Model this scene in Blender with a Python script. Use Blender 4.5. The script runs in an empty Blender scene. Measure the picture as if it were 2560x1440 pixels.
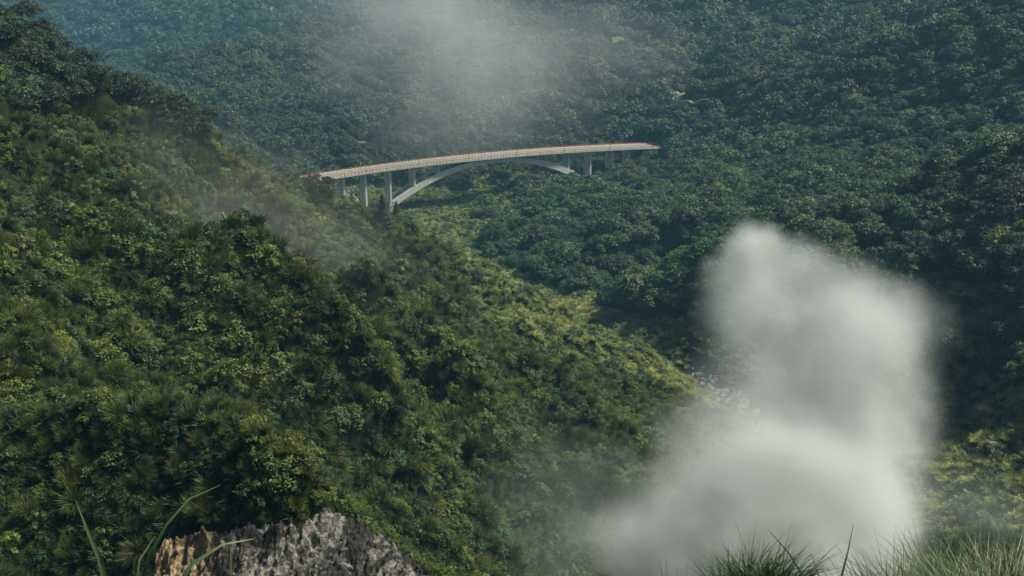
import bpy, math, random
import numpy as np
from math import radians as RAD, sin, cos, tan, pi
from mathutils import Vector, Matrix, Euler
random.seed(7)
rng = np.random.default_rng(7)
scn = bpy.context.scene
COL = scn.collection

# ------------------------------------------------------------------ camera
PITCH = RAD(21.0); FPX = 2745.0
cd = bpy.data.cameras.new('camera'); cam = bpy.data.objects.new('camera', cd); COL.objects.link(cam)
cam.location = (0, 0, 0); cam.rotation_euler = (pi/2 - PITCH, 0, 0)
cd.sensor_width = 36.0; cd.lens = 36.0*FPX/2560.0
cd.clip_start = 0.2; cd.clip_end = 20000
scn.camera = cam

# ------------------------------------------------------------------ world, sun
SUN_EL, SUN_AZ = 56.0, 82.0          # azimuth clockwise from +Y (view direction) towards +X
w = bpy.data.worlds.new('World'); scn.world = w; w.use_nodes = True
nt = w.node_tree; bg = nt.nodes['Background']
sky = nt.nodes.new('ShaderNodeTexSky'); sky.sky_type = 'NISHITA'; sky.sun_disc = False
sky.sun_elevation = RAD(SUN_EL); sky.sun_rotation = RAD(SUN_AZ); sky.dust_density = 2.0; sky.air_density = 1.0
hs = nt.nodes.new('ShaderNodeHueSaturation'); hs.inputs['Saturation'].default_value = 0.5   # a hazy white sky
nt.links.new(sky.outputs[0], hs.inputs['Color']); nt.links.new(hs.outputs[0], bg.inputs[0]); bg.inputs[1].default_value = 0.052
sd = bpy.data.lights.new('sun', 'SUN'); sun = bpy.data.objects.new('sun', sd); COL.objects.link(sun)
sd.energy = 5.0; sd.angle = RAD(4.0); sd.color = (1.0, 0.94, 0.76)
_d = Vector((sin(RAD(SUN_AZ))*cos(RAD(SUN_EL)), cos(RAD(SUN_AZ))*cos(RAD(SUN_EL)), sin(RAD(SUN_EL))))
sun.rotation_euler = _d.to_track_quat('Z', 'Y').to_euler()
vs = scn.view_settings; vs.view_transform = 'Standard'; vs.look = 'None'; vs.gamma = 1.0; vs.use_curve_mapping = False
vs.exposure = 0.78
cy = scn.cycles
cy.max_bounces = 5; cy.diffuse_bounces = 2; cy.glossy_bounces = 1; cy.transmission_bounces = 2
cy.transparent_max_bounces = 8; cy.volume_bounces = 1; cy.volume_step_rate = 2.0; cy.volume_max_steps = 256
cy.use_denoising = True
STEAM_D = 0.082; HAZE_C = (0.23, 0.58, 0.86); HAZE_D = 0.00011

# ------------------------------------------------------------------ helpers
def at(u, v, D):
    """the point seen at photograph pixel u, v whose forward ground distance is D"""
    a = (u-1280)/FPX; b = (v-720)/FPX
    t = D/(cos(PITCH) - sin(PITCH)*b)
    return np.array([a*t, D, (-sin(PITCH) - cos(PITCH)*b)*t])
def proj(p):
    x, y, z = p[..., 0], p[..., 1], p[..., 2]
    dz = y*cos(PITCH) - z*sin(PITCH)
    uy = y*sin(PITCH) + z*cos(PITCH)
    return 1280 + FPX*x/dz, 720 - FPX*uy/dz, dz

def _hash(ix, iy, seed):
    h = (ix.astype(np.int64)*374761393 + iy.astype(np.int64)*668265263 + seed*974634777) & 0xffffffff
    h = ((h ^ (h >> 13))*1274126177) & 0xffffffff
    h = h ^ (h >> 16)
    return (h & 0xffff)/65535.0*2*pi
def pnoise(x, y, seed=0):
    x = np.asarray(x, float); y = np.asarray(y, float)
    x0 = np.floor(x); y0 = np.floor(y); fx = x-x0; fy = y-y0
    def g(ax, ay):
        a = _hash(x0+ax, y0+ay, seed)
        return np.cos(a)*(fx-ax) + np.sin(a)*(fy-ay)
    sx = fx*fx*fx*(fx*(fx*6-15)+10); sy = fy*fy*fy*(fy*(fy*6-15)+10)
    return ((g(0,0)*(1-sx)+g(1,0)*sx)*(1-sy) + (g(0,1)*(1-sx)+g(1,1)*sx)*sy)*1.5
def fbm(x, y, sc, seed=0, octv=4, gain=0.5):
    s = 0; a = 1.0; f = 1.0/sc
    for i in range(octv):
        s = s + a*pnoise(x*f + 17.3*i, y*f - 9.1*i, seed+i); a *= gain; f *= 2.03
    return s
def ridged(x, y, sc, seed=0, octv=3):
    s = 0; a = 1.0; f = 1.0/sc
    for i in range(octv):
        s = s + a*(1-2*np.abs(pnoise(x*f + 3.7*i, y*f + 5.9*i, seed+i))); a *= 0.5; f *= 2.1
    return s*0.5

def billow(x, y, sc, seed=0):
    """rounded mounds with sharp hollows between"""
    wx = x + fbm(x, y, sc*1.3, seed+5, 2)*sc*.5; wy = y + fbm(x, y, sc*1.3, seed+9, 2)*sc*.5
    return np.minimum(np.sqrt(np.abs(pnoise(wx/sc, wy/sc, seed))+.001), .75) - .45

class TPS:
    def __init__(self, pts, reg=0.0, sc=100.0):
        P = np.array([(p[0], p[1], p[2]) for p in pts], float); self.sc = sc
        self.c = P[:, :2]/sc; n = len(P)
        A = np.zeros((n+3, n+3)); A[:n, :n] = self.U(self.c, self.c) + reg*np.eye(n)
        A[:n, n] = 1; A[:n, n+1:] = self.c; A[n, :n] = 1; A[n+1:, :n] = self.c.T
        self.w = np.linalg.solve(A, np.concatenate([P[:, 2], np.zeros(3)]))
    def U(self, a, b):
        r2 = ((a[:, None, :]-b[None, :, :])**2).sum(-1)
        return 0.5*r2*np.log(r2+1e-9)
    def __call__(self, x, y):
        x = np.asarray(x, float); y = np.asarray(y, float); sh = np.broadcast(x, y).shape
        q = np.stack([np.broadcast_to(x, sh).ravel(), np.broadcast_to(y, sh).ravel()], 1)/self.sc
        out = np.empty(len(q)); n = len(self.c)
        for i in range(0, len(q), 40000):
            k = q[i:i+40000]
            out[i:i+40000] = self.U(k, self.c) @ self.w[:n] + self.w[n] + k @ self.w[n+1:]
        return out.reshape(sh)

# ------------------------------------------------------------------ the lie of the land
A3 = lambda L: [tuple(at(*q)) for q in L]
left_pts = A3([  # crest line seen against the far slopes
 (-150,-40,340),(0,60,335),(170,140,345),(300,220,360),(440,330,372),(560,385,390),(640,410,402),(760,458,420),(900,528,432),
 (1000,570,432),(1100,625,424),(1180,682,410),(1300,745,402),(1480,800,432),(1620,870,425),
 # crest of the lit spur and its foot
 (1200,790,345),(1380,845,360),(1530,880,375),(1660,912,388),(1740,960,382),(1830,1030,352),(1690,1110,300),(1560,1180,262),
 # face
 (0,300,262),(200,300,285),(380,380,310),(600,500,315),(800,600,325),(1000,680,345),
 (0,500,228),(250,520,248),(500,620,262),(800,740,282),(1000,860,288),
 (0,700,190),(200,720,200),(425,770,205),(640,805,212),(750,885,205),(850,980,200),(950,1100,192),
 (600,1000,165),(200,950,143),(0,900,143),(-200,900,140),(300,1080,150),(700,1150,160),
 (1100,950,262),(1300,1000,280),(1500,950,325),(1150,1100,232),(1400,1100,265),(900,1250,178),(1200,1250,208),(1200,1400,186),(1050,1440,168),(1450,1350,215)])
left_pts += [(-330,420,-60),(-250,480,-90),(-160,500,-150),(-60,530,-190),(20,520,-212),(70,480,-212),(-400,250,-20),(-400,100,-20),(-180,60,-40),
 (-20,640,-240),(-200,620,-230),(-420,600,-190),(110,380,-205),(95,300,-190),(70,220,-175),(-150,560,-205)]
LEFT = TPS(left_pts, 0.02)
right_pts = A3([
 (1230,655,600),(1240,600,655),(1280,532,735),(1350,470,800),(1400,425,838),(1500,392,860),(1630,362,885),(1700,320,900),
 (1360,610,612),(1500,600,560),(1500,450,730),(1500,745,495),(1700,450,640),(1700,650,475),(1700,350,790),(1650,790,440),(1800,790,412),
 (1900,600,455),(1900,300,660),(1850,240,770),(1900,760,415),(1900,450,530),
 (2200,600,430),(2200,300,570),(2200,170,680),(2200,450,485),(2150,780,392),
 (2560,600,352),(2560,300,460),(2560,130,560),(2560,450,402),(2750,100,540),(2350,150,645),
 (2300,860,368),(2560,800,318),(2400,1000,320),(2560,1000,288),(2400,1200,266),(2560,1200,246),(2560,1400,206),(2200,1200,280),(2900,900,265),(2900,600,325)])
right_pts += [(230,1000,-235),(120,960,-240),(0,900,-245),(420,900,-190),(230,790,-160),(450,700,-100),(600,500,-40),(350,350,-72),(300,200,-110),(260,100,-110),
 (80,520,-213),(60,400,-210),(110,350,-205),(90,250,-180),(-60,720,-250),(-90,820,-255)]
RIGHT = TPS(right_pts, 0.02)
mid_pts = A3([(450,310,985),(300,260,1050),(380,190,1180),(500,165,1250),(640,140,1310),(720,100,1370),(850,70,1430),(1000,28,1490),(1060,-20,1540),
 (700,250,1080),(700,380,900),(450,380,900),(900,400,880),(900,200,1180),(1280,330,950),(1280,440,860),(1280,150,1130),(1280,0,1290),(1280,-110,1400),
 (1550,260,1010),(1560,100,1190),(1800,200,1010),(1700,275,950),(1800,50,1190),(1830,-8,1290),(1700,-60,1330),(1950,-70,1240),(2200,130,880),(2200,0,1080),(2200,-100,1180),(2560,60,700),(2560,0,860),(2560,-120,1000),(2900,-50,800)])
mid_pts += [(-420,1500,-330),(-250,1650,-330),(-100,1800,-330),(300,1800,-40),(800,1500,0),(-700,1100,-300),(-650,900,-290),(-520,1300,-320),(0,600,-300),(300,600,-300),(-300,700,-270),(50,1700,-180),(250,1650,-90)]
MID = TPS(mid_pts, 0.02)
far_pts = A3([(-100,220,1700),(300,190,1720),(600,160,1740),(0,60,1930),(300,0,2000),(500,60,1850),(690,90,1820),(600,-40,2100),(850,40,1950),(950,-40,2300),(-200,-60,2200)])
far_pts += [(-1500,3300,120),(-600,3400,160),(400,3300,160),(1500,3200,200),(-900,2600,-40),(0,2600,-70),(900,2500,0),(-600,1500,-340),(0,1500,-340),(700,1500,-300),(-1400,1500,-280),(-2500,2500,0),(2500,2500,100)]
FAR = TPS(far_pts, 0.02)
near_pts = A3([(-100,1120,125),(0,1130,122),(110,1105,120),(250,1092,116),(430,1078,113),(560,1112,108),(660,1162,104),(760,1232,100),(825,1292,97),
 (0,1300,106),(300,1200,107),(300,1330,101),(300,1440,98),(0,1440,100),(600,1310,96),(600,1440,92),(800,1380,92),(930,1370,92),(1050,1440,87),(450,1230,104)])
near_pts += [(-25,132,-95),(-45,140,-84),(-5,110,-86),(-70,140,-80),(8,95,-84),(-35,60,-72),(-60,60,-70),(10,60,-84),(-90,90,-60),(0,78,-76)]
NEAR = TPS(near_pts, 0.02, 30.0)

VAL = np.array([[-60,120,-140],[40,170,-155],[58,220,-160],[84,375,-192],[78,420,-197],[42,495,-204],[-12,620,-218],[-48,780,-232],[-150,950,-246],[-430,1250,-275],[-800,1700,-315],[-1500,2300,-340]], float)
def valley(x, y):
    d2 = np.full(np.shape(x), 1e12); z = np.zeros(np.shape(x))
    for a, b in zip(VAL[:-1], VAL[1:]):
        ab = b[:2]-a[:2]; t = np.clip(((x-a[0])*ab[0]+(y-a[1])*ab[1])/(ab@ab), 0, 1)
        q = (x-a[0]-t*ab[0])**2+(y-a[1]-t*ab[1])**2
        m = q < d2; d2 = np.where(m, q, d2); z = np.where(m, a[2]+t*(b[2]-a[2]), z)
    d = np.sqrt(d2)
    return z + 0.10*np.minimum(d, 60) + fbm(x, y, 28, 5, 3)*2.2 + billow(x, y*.8, 12, 351)*3.0, d
def spine(x, y, pts, amp, wid):
    """a spur: a raised line through pts"""
    P = [at(*p)[:2] for p in pts]; d2 = np.full(np.shape(x), 1e12)
    for a, b in zip(P[:-1], P[1:]):
        ab = b-a; t = np.clip(((x-a[0])*ab[0]+(y-a[1])*ab[1])/(ab@ab), 0, 1)
        d2 = np.minimum(d2, (x-a[0]-t*ab[0])**2+(y-a[1]-t*ab[1])**2)
    return amp*np.exp(-np.sqrt(d2 + (wid*.25)**2)/wid)
def gauss(x, y, cx, cyy, s, h): return h*np.exp(-((x-cx)**2+(y-cyy)**2)/(2*s*s))

B0 = at(1200, 383, 800.0); B1 = (cos(RAD(29.0)), sin(RAD(29.0)))
def ground(x, y, full=False):
    x = np.asarray(x, float); y = np.asarray(y, float)
    v, dv = valley(x, y)
    r = np.hypot(x, y)
    L = LEFT(x, y)
    inL = 1/(1+np.exp(-(dv-25)/8))
    # gullies running down to the right, cut into the grass slope
    wx = x + fbm(x, y, 45, 31, 2)*14; wy = y + fbm(x, y, 45, 33, 2)*14
    a = RAD(-28); gx = wx*cos(a)-wy*sin(a); gy = wx*sin(a)+wy*cos(a)
    L = L + inL*(ridged(gx*0.42, gy, 38, 3, 3)*16 - 5.5 + fbm(x, y, 11, 8, 3)*2.2 + billow(x, y*.8, 14, 301)*7.5*np.clip(y/180, .4, 1) + billow(x, y, 5.5, 311)*2.4)
    L = L + spine(x, y, [(300,750,200),(425,770,205),(640,805,212),(750,885,205),(830,985,200),(940,1100,192)], 23, 9)
    L = L + spine(x, y, [(1000,700,345),(1200,790,345),(1380,845,360),(1530,880,375),(1660,912,388)], 4, 11)
    L = L + spine(x, y, [(380,300,330),(640,500,310),(860,760,280),(1050,900,265),(1180,1080,232)], 19, 9)
    L = L + spine(x, y, [(0,760,180),(80,860,155),(110,1000,140)], 14, 7)
    L = L - 1.6 - 4.5*np.clip((y-260)/90, 0, 1)
    L = np.where(y > 60, L, -400)
    R = RIGHT(x, y)
    wr = x + fbm(x, y, 60, 41, 2)*20; wq = y + fbm(x, y, 60, 43, 2)*20
    R = R + inL*(ridged(wr, wq*0.5, 60, 13, 3)*11 - 3 + fbm(x, y, 16, 18, 3)*3 + billow(x, y*.7, 24, 321)*8 + billow(x, y, 9, 331)*3)
    R = R - 4.5 + spine(x, y, [(1720,400,770),(1600,425,740),(1480,455,715),(1380,500,690),(1310,560,655),(1262,610,628)], 11, 24)*np.clip((y-560)/60, 0, 1)
    R = np.where((y > 90) & (x > -260), R, -400)
    M = MID(x, y); M = M + ridged(x + fbm(x, y, 200, 51, 2)*60, y*0.6, 210, 23, 4)*34 - 14 + fbm(x, y, 45, 28, 3)*5 + billow(x, y*.6, 60, 341)*16
    M = M - 4.0
    M = np.where(y > 640, M, -500)
    F = FAR(x, y); F = F + ridged(x + fbm(x, y, 400, 61, 2)*120, y*0.6, 480, 63, 4)*70 - 30 + fbm(x, y, 80, 68, 3)*10
    F = np.where(y > 1350, F, -600)
    N = NEAR(x, y) + fbm(x, y, 6, 71, 3)*0.7 + billow(x, y, 8, 361)*2.2
    N = N + spine(x, y, [(-100,1120,125),(0,1130,122),(110,1105,120),(250,1092,116),(430,1078,113),(560,1112,108),(660,1162,104),(760,1232,100)], 8, 4) - 2.5
    N = np.where((y > 55) & (y < 160) & (x > -110) & (x < 25), N, -400)
    C = np.where(y > 0, -1.75-0.95*y, -1.75+0.25*np.abs(y)) - 0.006*x*x*np.exp(-r/60) + fbm(x, y, 7, 75, 3)*np.minimum(r*0.05, 1.0)
    C = C + gauss(x, y, 6.3, 11, 2.1, 4.0) + gauss(x, y, 3.0, 12.4, 0.9, 3.3)
    C = C + 0.55*np.maximum(np.abs(x)-70, 0)
    A = gauss(x, y, -196, 700, 48, 132) - 330
    comps = [v, L, R, M, F, N, C, A]
    k = np.clip(r*0.02, 0.25, 3.0)
    S = np.stack(comps); mx = S.max(0)
    H = mx + k*np.log(np.exp(np.clip((S-mx)/k, -40, 0)).sum(0))
    # under and around the bridge the ground stays below the deck
    sb = (x-B0[0])*B1[0]+(y-B0[1])*B1[1]; nb = -(x-B0[0])*B1[1]+(y-B0[1])*B1[0]
    cap = np.interp(sb, [-130,-100,-20,20,50,80,115,140,160,185], [-214,-232,-238,-235,-232,-230,-226,-222,-217,-204])
    cap = cap + np.where(nb > 12, (nb-12)*0.35, np.maximum(-nb-12, 0)*0.225) + np.maximum(np.abs(sb-20)-170, 0)*0.8 + fbm(x, y, 20, 88, 2)
    H = np.where(r > 500, np.minimum(H, cap), H)
    H = np.where(H > 100, 100 + 160*np.tanh((H-100)/160), H)      # the unseen heights level off
    if full: return H, S.argmax(0), dv
    return H
def add_mesh(name, V, F, mats=(), parent=None, smooth=False, link=True):
    me = bpy.data.meshes.new(name)
    V = np.asarray(V, np.float32)
    if isinstance(F, np.ndarray) and F.ndim == 2:
        n, k = F.shape
        me.vertices.add(len(V)); me.vertices.foreach_set('co', V.ravel())
        me.loops.add(n*k); me.loops.foreach_set('vertex_index', F.astype(np.int32).ravel())
        me.polygons.add(n); me.polygons.foreach_set('loop_start', np.arange(0, n*k, k, dtype=np.int32))
        me.update(calc_edges=True)
    else:
        me.from_pydata([tuple(p) for p in V], [], [tuple(int(i) for i in f) for f in F]); me.update()
    for m in mats: me.materials.append(m)
    if smooth: me.polygons.foreach_set('use_smooth', np.ones(len(me.polygons), bool))
    o = bpy.data.objects.new(name, me)
    if link: COL.objects.link(o)
    if parent is not None: o.parent = parent
    return o

dense = np.radians(np.linspace(-40, 40, 620))
ang = np.concatenate([np.radians(np.linspace(-180, -41.5, 44)), dense, np.radians(np.linspace(41.5, 180, 44))])
rad = np.concatenate([[0.0], np.geomspace(2.0, 60, 60)[:-1], np.geomspace(60, 1100, 430)[:-1], np.geomspace(1100, 5500, 110)])
GR, GA = np.meshgrid(rad, ang, indexing='ij')
GX, GY = GR*np.sin(GA), GR*np.cos(GA)
GH, GC, GD = ground(GX, GY, True)
nr, na = GX.shape
idx = np.arange(nr*na).reshape(nr, na)
FQ = np.stack([idx[:-1, :-1], idx[:-1, 1:], idx[1:, 1:], idx[1:, :-1]], -1).reshape(-1, 4)
terrain = add_mesh('terrain', np.stack([GX, GY, GH], -1).reshape(-1, 3), FQ[:, ::-1].copy(), smooth=True)
terrain['kind'] = 'structure'; terrain['label'] = 'steep green valley sides and floor under the grass and forest'
# ------------------------------------------------------------------ materials
def new_mat(name):
    m = bpy.data.materials.new(name); m.use_nodes = True
    nt = m.node_tree; b = nt.nodes['Principled BSDF']; b.inputs['Roughness'].default_value = 0.8
    b.inputs['Specular IOR Level'].default_value = 0.25
    return m, nt, b
def N(nt, t, **kw):
    n = nt.nodes.new(t)
    for k, v in kw.items():
        if k.startswith('i_'):
            key = k[2:]; key = int(key) if key.isdigit() else key
            n.inputs[key].default_value = v
        else: setattr(n, k, v)
    return n
def ramp(nt, src, stops, interp='LINEAR'):
    r = nt.nodes.new('ShaderNodeValToRGB'); r.color_ramp.interpolation = interp
    e = r.color_ramp.elements
    while len(e) < len(stops): e.new(0.5)
    for k, (p, c) in enumerate(stops): e[k].position = p; e[k].color = (*c, 1) if len(c) == 3 else c
    nt.links.new(src, r.inputs[0]); return r.outputs[0]
def mixc(nt, f, a, b, mode='MIX'):
    m = nt.nodes.new('ShaderNodeMix'); m.data_type = 'RGBA'; m.blend_type = mode
    for s, v in ((0, f), (6, a), (7, b)):
        if hasattr(v, 'is_output'): nt.links.new(v, m.inputs[s])
        elif s == 0: m.inputs[0].default_value = v
        else: m.inputs[s].default_value = (*v, 1) if len(v) == 3 else v
    return m.outputs[2]
def noise_tex(nt, scale, detail=3, vec='pos', rough=0.55, w=None):
    n = nt.nodes.new('ShaderNodeTexNoise'); n.inputs['Scale'].default_value = scale
    n.inputs['Detail'].default_value = detail; n.inputs['Roughness'].default_value = rough
    if vec == 'pos': src = nt.nodes.new('ShaderNodeNewGeometry').outputs['Position']
    else: src = nt.nodes.new('ShaderNodeTexCoord').outputs['Object']
    if w is not None:
        a = nt.nodes.new('ShaderNodeVectorMath'); a.operation = 'ADD'; a.inputs[1].default_value = (w, w*1.7, -w)
        nt.links.new(src, a.inputs[0]); src = a.outputs[0]
    nt.links.new(src, n.inputs['Vector']); return n.outputs[0]

def leaf_mat(name, palette, patch=None, patch_scale=0.02, tip=None, transl=0.25, jitter=0.35, rough=0.55):
    """per-plant colour from a palette, broad patches over the hill, tips of their own colour"""
    m, nt, b = new_mat(name)
    oi = nt.nodes.new('ShaderNodeObjectInfo')
    n = len(palette)
    col = ramp(nt, oi.outputs['Random'], [((k+0.5)/n, c) for k, c in enumerate(palette)])
    if patch:
        f = ramp(nt, noise_tex(nt, patch_scale, 3, w=4.0), [(0.42, (0, 0, 0)), (0.60, (1, 1, 1))])
        mm = nt.nodes.new('ShaderNodeMath'); mm.operation = 'MULTIPLY'; mm.inputs[1].default_value = 0.7
        nt.links.new(f, mm.inputs[0]); col = mixc(nt, mm.outputs[0], col, patch)
    f2 = ramp(nt, noise_tex(nt, 0.085 if patch_scale > 0.012 else 0.03, 2, w=31.0), [(0.40, (0, 0, 0)), (0.62, (1, 1, 1))])
    dk_ = mixc(nt, 1.0, col, (0.50, 0.68, 0.66), 'MULTIPLY'); col = mixc(nt, f2, dk_, col)     # kinds grow in groups
    if tip:
        at_ = N(nt, 'ShaderNodeAttribute', attribute_name='tip')
        col = mixc(nt, at_.outputs['Fac'], col, tip)
    # brightness varies from plant to plant
    wn = nt.nodes.new('ShaderNodeTexWhiteNoise'); wn.noise_dimensions = '1D'; nt.links.new(oi.outputs['Random'], wn.inputs['W'])
    mr = nt.nodes.new('ShaderNodeMapRange'); mr.inputs[3].default_value = 1-jitter; mr.inputs[4].default_value = 1+jitter*1.3
    nt.links.new(wn.outputs['Value'], mr.inputs[0])
    vm = nt.nodes.new('ShaderNodeVectorMath'); vm.operation = 'SCALE'; nt.links.new(col, vm.inputs[0]); nt.links.new(mr.outputs[0], vm.inputs['Scale'])
    col = vm.outputs[0]
    nt.links.new(col, b.inputs['Base Color']); b.inputs['Roughness'].default_value = rough
    b.inputs['Specular IOR Level'].default_value = 0.3
    if transl:
        t = nt.nodes.new('ShaderNodeBsdfTranslucent'); nt.links.new(col, t.inputs[0])
        mx = nt.nodes.new('ShaderNodeMixShader'); mx.inputs[0].default_value = transl
        nt.links.new(b.outputs[0], mx.inputs[1]); nt.links.new(t.outputs[0], mx.inputs[2])
        nt.links.new(mx.outputs[0], nt.nodes['Material Output'].inputs['Surface'])
    return m
M = {}
M['grass'] = leaf_mat('silver_grass', [(0.026,0.060,0.012),(0.060,0.094,0.014),(0.094,0.120,0.018),(0.028,0.074,0.030),(0.076,0.096,0.014),(0.024,0.060,0.026),(0.115,0.118,0.024),(0.038,0.088,0.034)],
                      patch=(0.105,0.128,0.018), patch_scale=0.022, tip=(0.20,0.18,0.09))
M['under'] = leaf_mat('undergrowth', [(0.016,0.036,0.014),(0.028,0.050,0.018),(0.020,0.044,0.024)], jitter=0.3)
M['valley'] = leaf_mat('valley_scrub', [(0.14,0.19,0.045),(0.19,0.225,0.045),(0.15,0.20,0.075),(0.23,0.24,0.05),(0.105,0.155,0.055),(0.20,0.215,0.06)], patch=(0.25,0.25,0.055), patch_scale=0.015, tip=(0.30,0.28,0.13))
M['forest'] = leaf_mat('forest_leaves', [(0.022,0.055,0.020),(0.036,0.082,0.024),(0.026,0.068,0.030),(0.062,0.100,0.034),(0.034,0.092,0.022),(0.018,0.042,0.018),(0.075,0.140,0.022),(0.066,0.084,0.040)],
                       patch=(0.040,0.062,0.034), patch_scale=0.01)
M['forest_far'] = leaf_mat('far_forest_leaves', [(0.028,0.052,0.026),(0.040,0.066,0.030),(0.030,0.056,0.034),(0.056,0.072,0.038),(0.034,0.062,0.026),(0.066,0.076,0.034)],
                           patch=(0.062,0.074,0.028), patch_scale=0.006)
M['dark_tree'] = leaf_mat('dark_tree_leaves', [(0.016,0.032,0.016),(0.022,0.040,0.018),(0.018,0.036,0.022)], jitter=0.2)
M['bright_tree'] = leaf_mat('bright_tree_leaves', [(0.065,0.130,0.032),(0.10,0.16,0.035),(0.055,0.125,0.045)], jitter=0.2)
M['yellow_tree'] = leaf_mat('yellow_tree_leaves', [(0.17,0.18,0.03),(0.13,0.17,0.03),(0.20,0.19,0.035)], jitter=0.2)
M['grey_tree'] = leaf_mat('grey_tree_leaves', [(0.075,0.088,0.062),(0.060,0.080,0.058),(0.085,0.092,0.070)], jitter=0.2)
M['mid_tree'] = leaf_mat('mid_tree_leaves', [(0.034,0.072,0.032),(0.040,0.080,0.030),(0.028,0.064,0.034)], jitter=0.25)
M['rust_tree'] = leaf_mat('rust_tree_leaves', [(0.19,0.13,0.045)], jitter=0.1)
M['blade'] = leaf_mat('grass_blade', [(0.030,0.16,0.085),(0.028,0.15,0.09),(0.04,0.16,0.07)], tip=(0.14,0.17,0.07), transl=0.35, jitter=0.15, rough=0.4)
M['near_grass'] = leaf_mat('near_grass', [(0.028,0.075,0.018),(0.045,0.085,0.018),(0.022,0.064,0.024)], tip=(0.12,0.12,0.045), transl=0.35, jitter=0.2, rough=0.45)

def surf(name, stops, scale, detail=5, rough=0.85, bump=0.0, bscale=None, vec='pos', dist=0.05):
    m, nt, b = new_mat(name)
    col = ramp(nt, noise_tex(nt, scale, detail, vec), stops); nt.links.new(col, b.inputs['Base Color'])
    b.inputs['Roughness'].default_value = rough
    if bump:
        bn = nt.nodes.new('ShaderNodeBump'); bn.inputs['Strength'].default_value = bump; bn.inputs['Distance'].default_value = dist
        nt.links.new(noise_tex(nt, bscale or scale*3, 6, vec), bn.inputs['Height']); nt.links.new(bn.outputs[0], b.inputs['Normal'])
    return m
M['bark'] = surf('bark', [(0.3,(0.05,0.04,0.03)),(0.7,(0.14,0.12,0.10))], 1.5, bump=0.4)
M['pale_bark'] = surf('pale_bark', [(0.3,(0.16,0.15,0.13)),(0.7,(0.30,0.29,0.26))], 1.5)
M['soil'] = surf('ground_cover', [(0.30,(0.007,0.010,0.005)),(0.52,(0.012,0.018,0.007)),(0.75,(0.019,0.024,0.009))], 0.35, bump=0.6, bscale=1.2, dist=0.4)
M['concrete'] = surf('bridge_concrete', [(0.25,(0.30,0.31,0.30)),(0.5,(0.42,0.43,0.42)),(0.75,(0.50,0.51,0.49))], 0.25, 6, bump=0.2, bscale=2)
def streaked(name, a, b_, dark):
    m, nt, b = new_mat(name)
    g = nt.nodes.new('ShaderNodeNewGeometry'); mp = nt.nodes.new('ShaderNodeMapping'); mp.inputs['Scale'].default_value = (0.9, 0.9, 0.06)
    nt.links.new(g.outputs['Position'], mp.inputs[0])
    n = nt.nodes.new('ShaderNodeTexNoise'); n.inputs['Scale'].default_value = 1.0; n.inputs['Detail'].default_value = 5; nt.links.new(mp.outputs[0], n.inputs['Vector'])
    c1 = ramp(nt, n.outputs[0], [(0.30, a), (0.62, b_)])
    c2 = ramp(nt, noise_tex(nt, 0.35, 6), [(0.58, (0, 0, 0)), (0.75, (1, 1, 1))])
    col = mixc(nt, c2, c1, dark); nt.links.new(col, b.inputs['Base Color']); return m
M['concrete'] = streaked('bridge_concrete', (0.44,0.45,0.43), (0.58,0.59,0.57), (0.28,0.28,0.26))
M['mossy'] = surf('mossy_concrete', [(0.38,(0.10,0.09,0.065)),(0.50,(0.26,0.25,0.21)),(0.60,(0.46,0.46,0.43))], 0.22, 7)
M['asphalt'] = surf('worn_asphalt', [(0.3,(0.075,0.075,0.064)),(0.6,(0.105,0.105,0.09))], 0.5)
M['white'] = surf('white_paint', [(0.3,(0.55,0.56,0.54)),(0.7,(0.75,0.76,0.74))], 1.0)
M['yellow'] = surf('yellow_line_paint', [(0.3,(0.45,0.32,0.08)),(0.7,(0.60,0.43,0.12))], 1.0)
M['red'] = surf('red_railing_paint', [(0.3,(0.36,0.055,0.022)),(0.7,(0.52,0.10,0.035))], 0.8, rough=0.6)
M['orange'] = surf('orange_rail_paint', [(0.3,(0.55,0.22,0.09)),(0.7,(0.66,0.33,0.16))], 0.8, rough=0.6)
M['cream'] = surf('cream_kerb', [(0.3,(0.46,0.40,0.28)),(0.7,(0.58,0.52,0.40))], 0.8)
M['dark_metal'] = surf('dark_metal', [(0.3,(0.035,0.04,0.04)),(0.7,(0.07,0.07,0.07))], 2.0, rough=0.5)
M['grey_metal'] = surf('grey_metal', [(0.3,(0.22,0.23,0.23)),(0.7,(0.33,0.34,0.34))], 2.0, rough=0.5)
M['rock'] = surf('grey_rock', [(0.30,(0.05,0.05,0.05)),(0.48,(0.10,0.10,0.095)),(0.66,(0.20,0.20,0.185))], 0.6, 8, bump=0.8, bscale=2.5, dist=0.2)
M['dark_rock'] = surf('dark_rock', [(0.30,(0.04,0.035,0.03)),(0.70,(0.12,0.10,0.08))], 0.6, 8, bump=0.8, bscale=2.5, dist=0.2)
M['mown'] = surf('bright_field', [(0.3,(0.06,0.095,0.022)),(0.7,(0.09,0.12,0.03))], 0.1)
M['roofing'] = surf('pale_roofing', [(0.3,(0.5,0.5,0.5)),(0.7,(0.65,0.65,0.65))], 0.5)
M['soil'].node_tree.nodes['Principled BSDF'].inputs['Specular IOR Level'].default_value = 0.0
terrain.data.materials.append(M['soil'])

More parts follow.
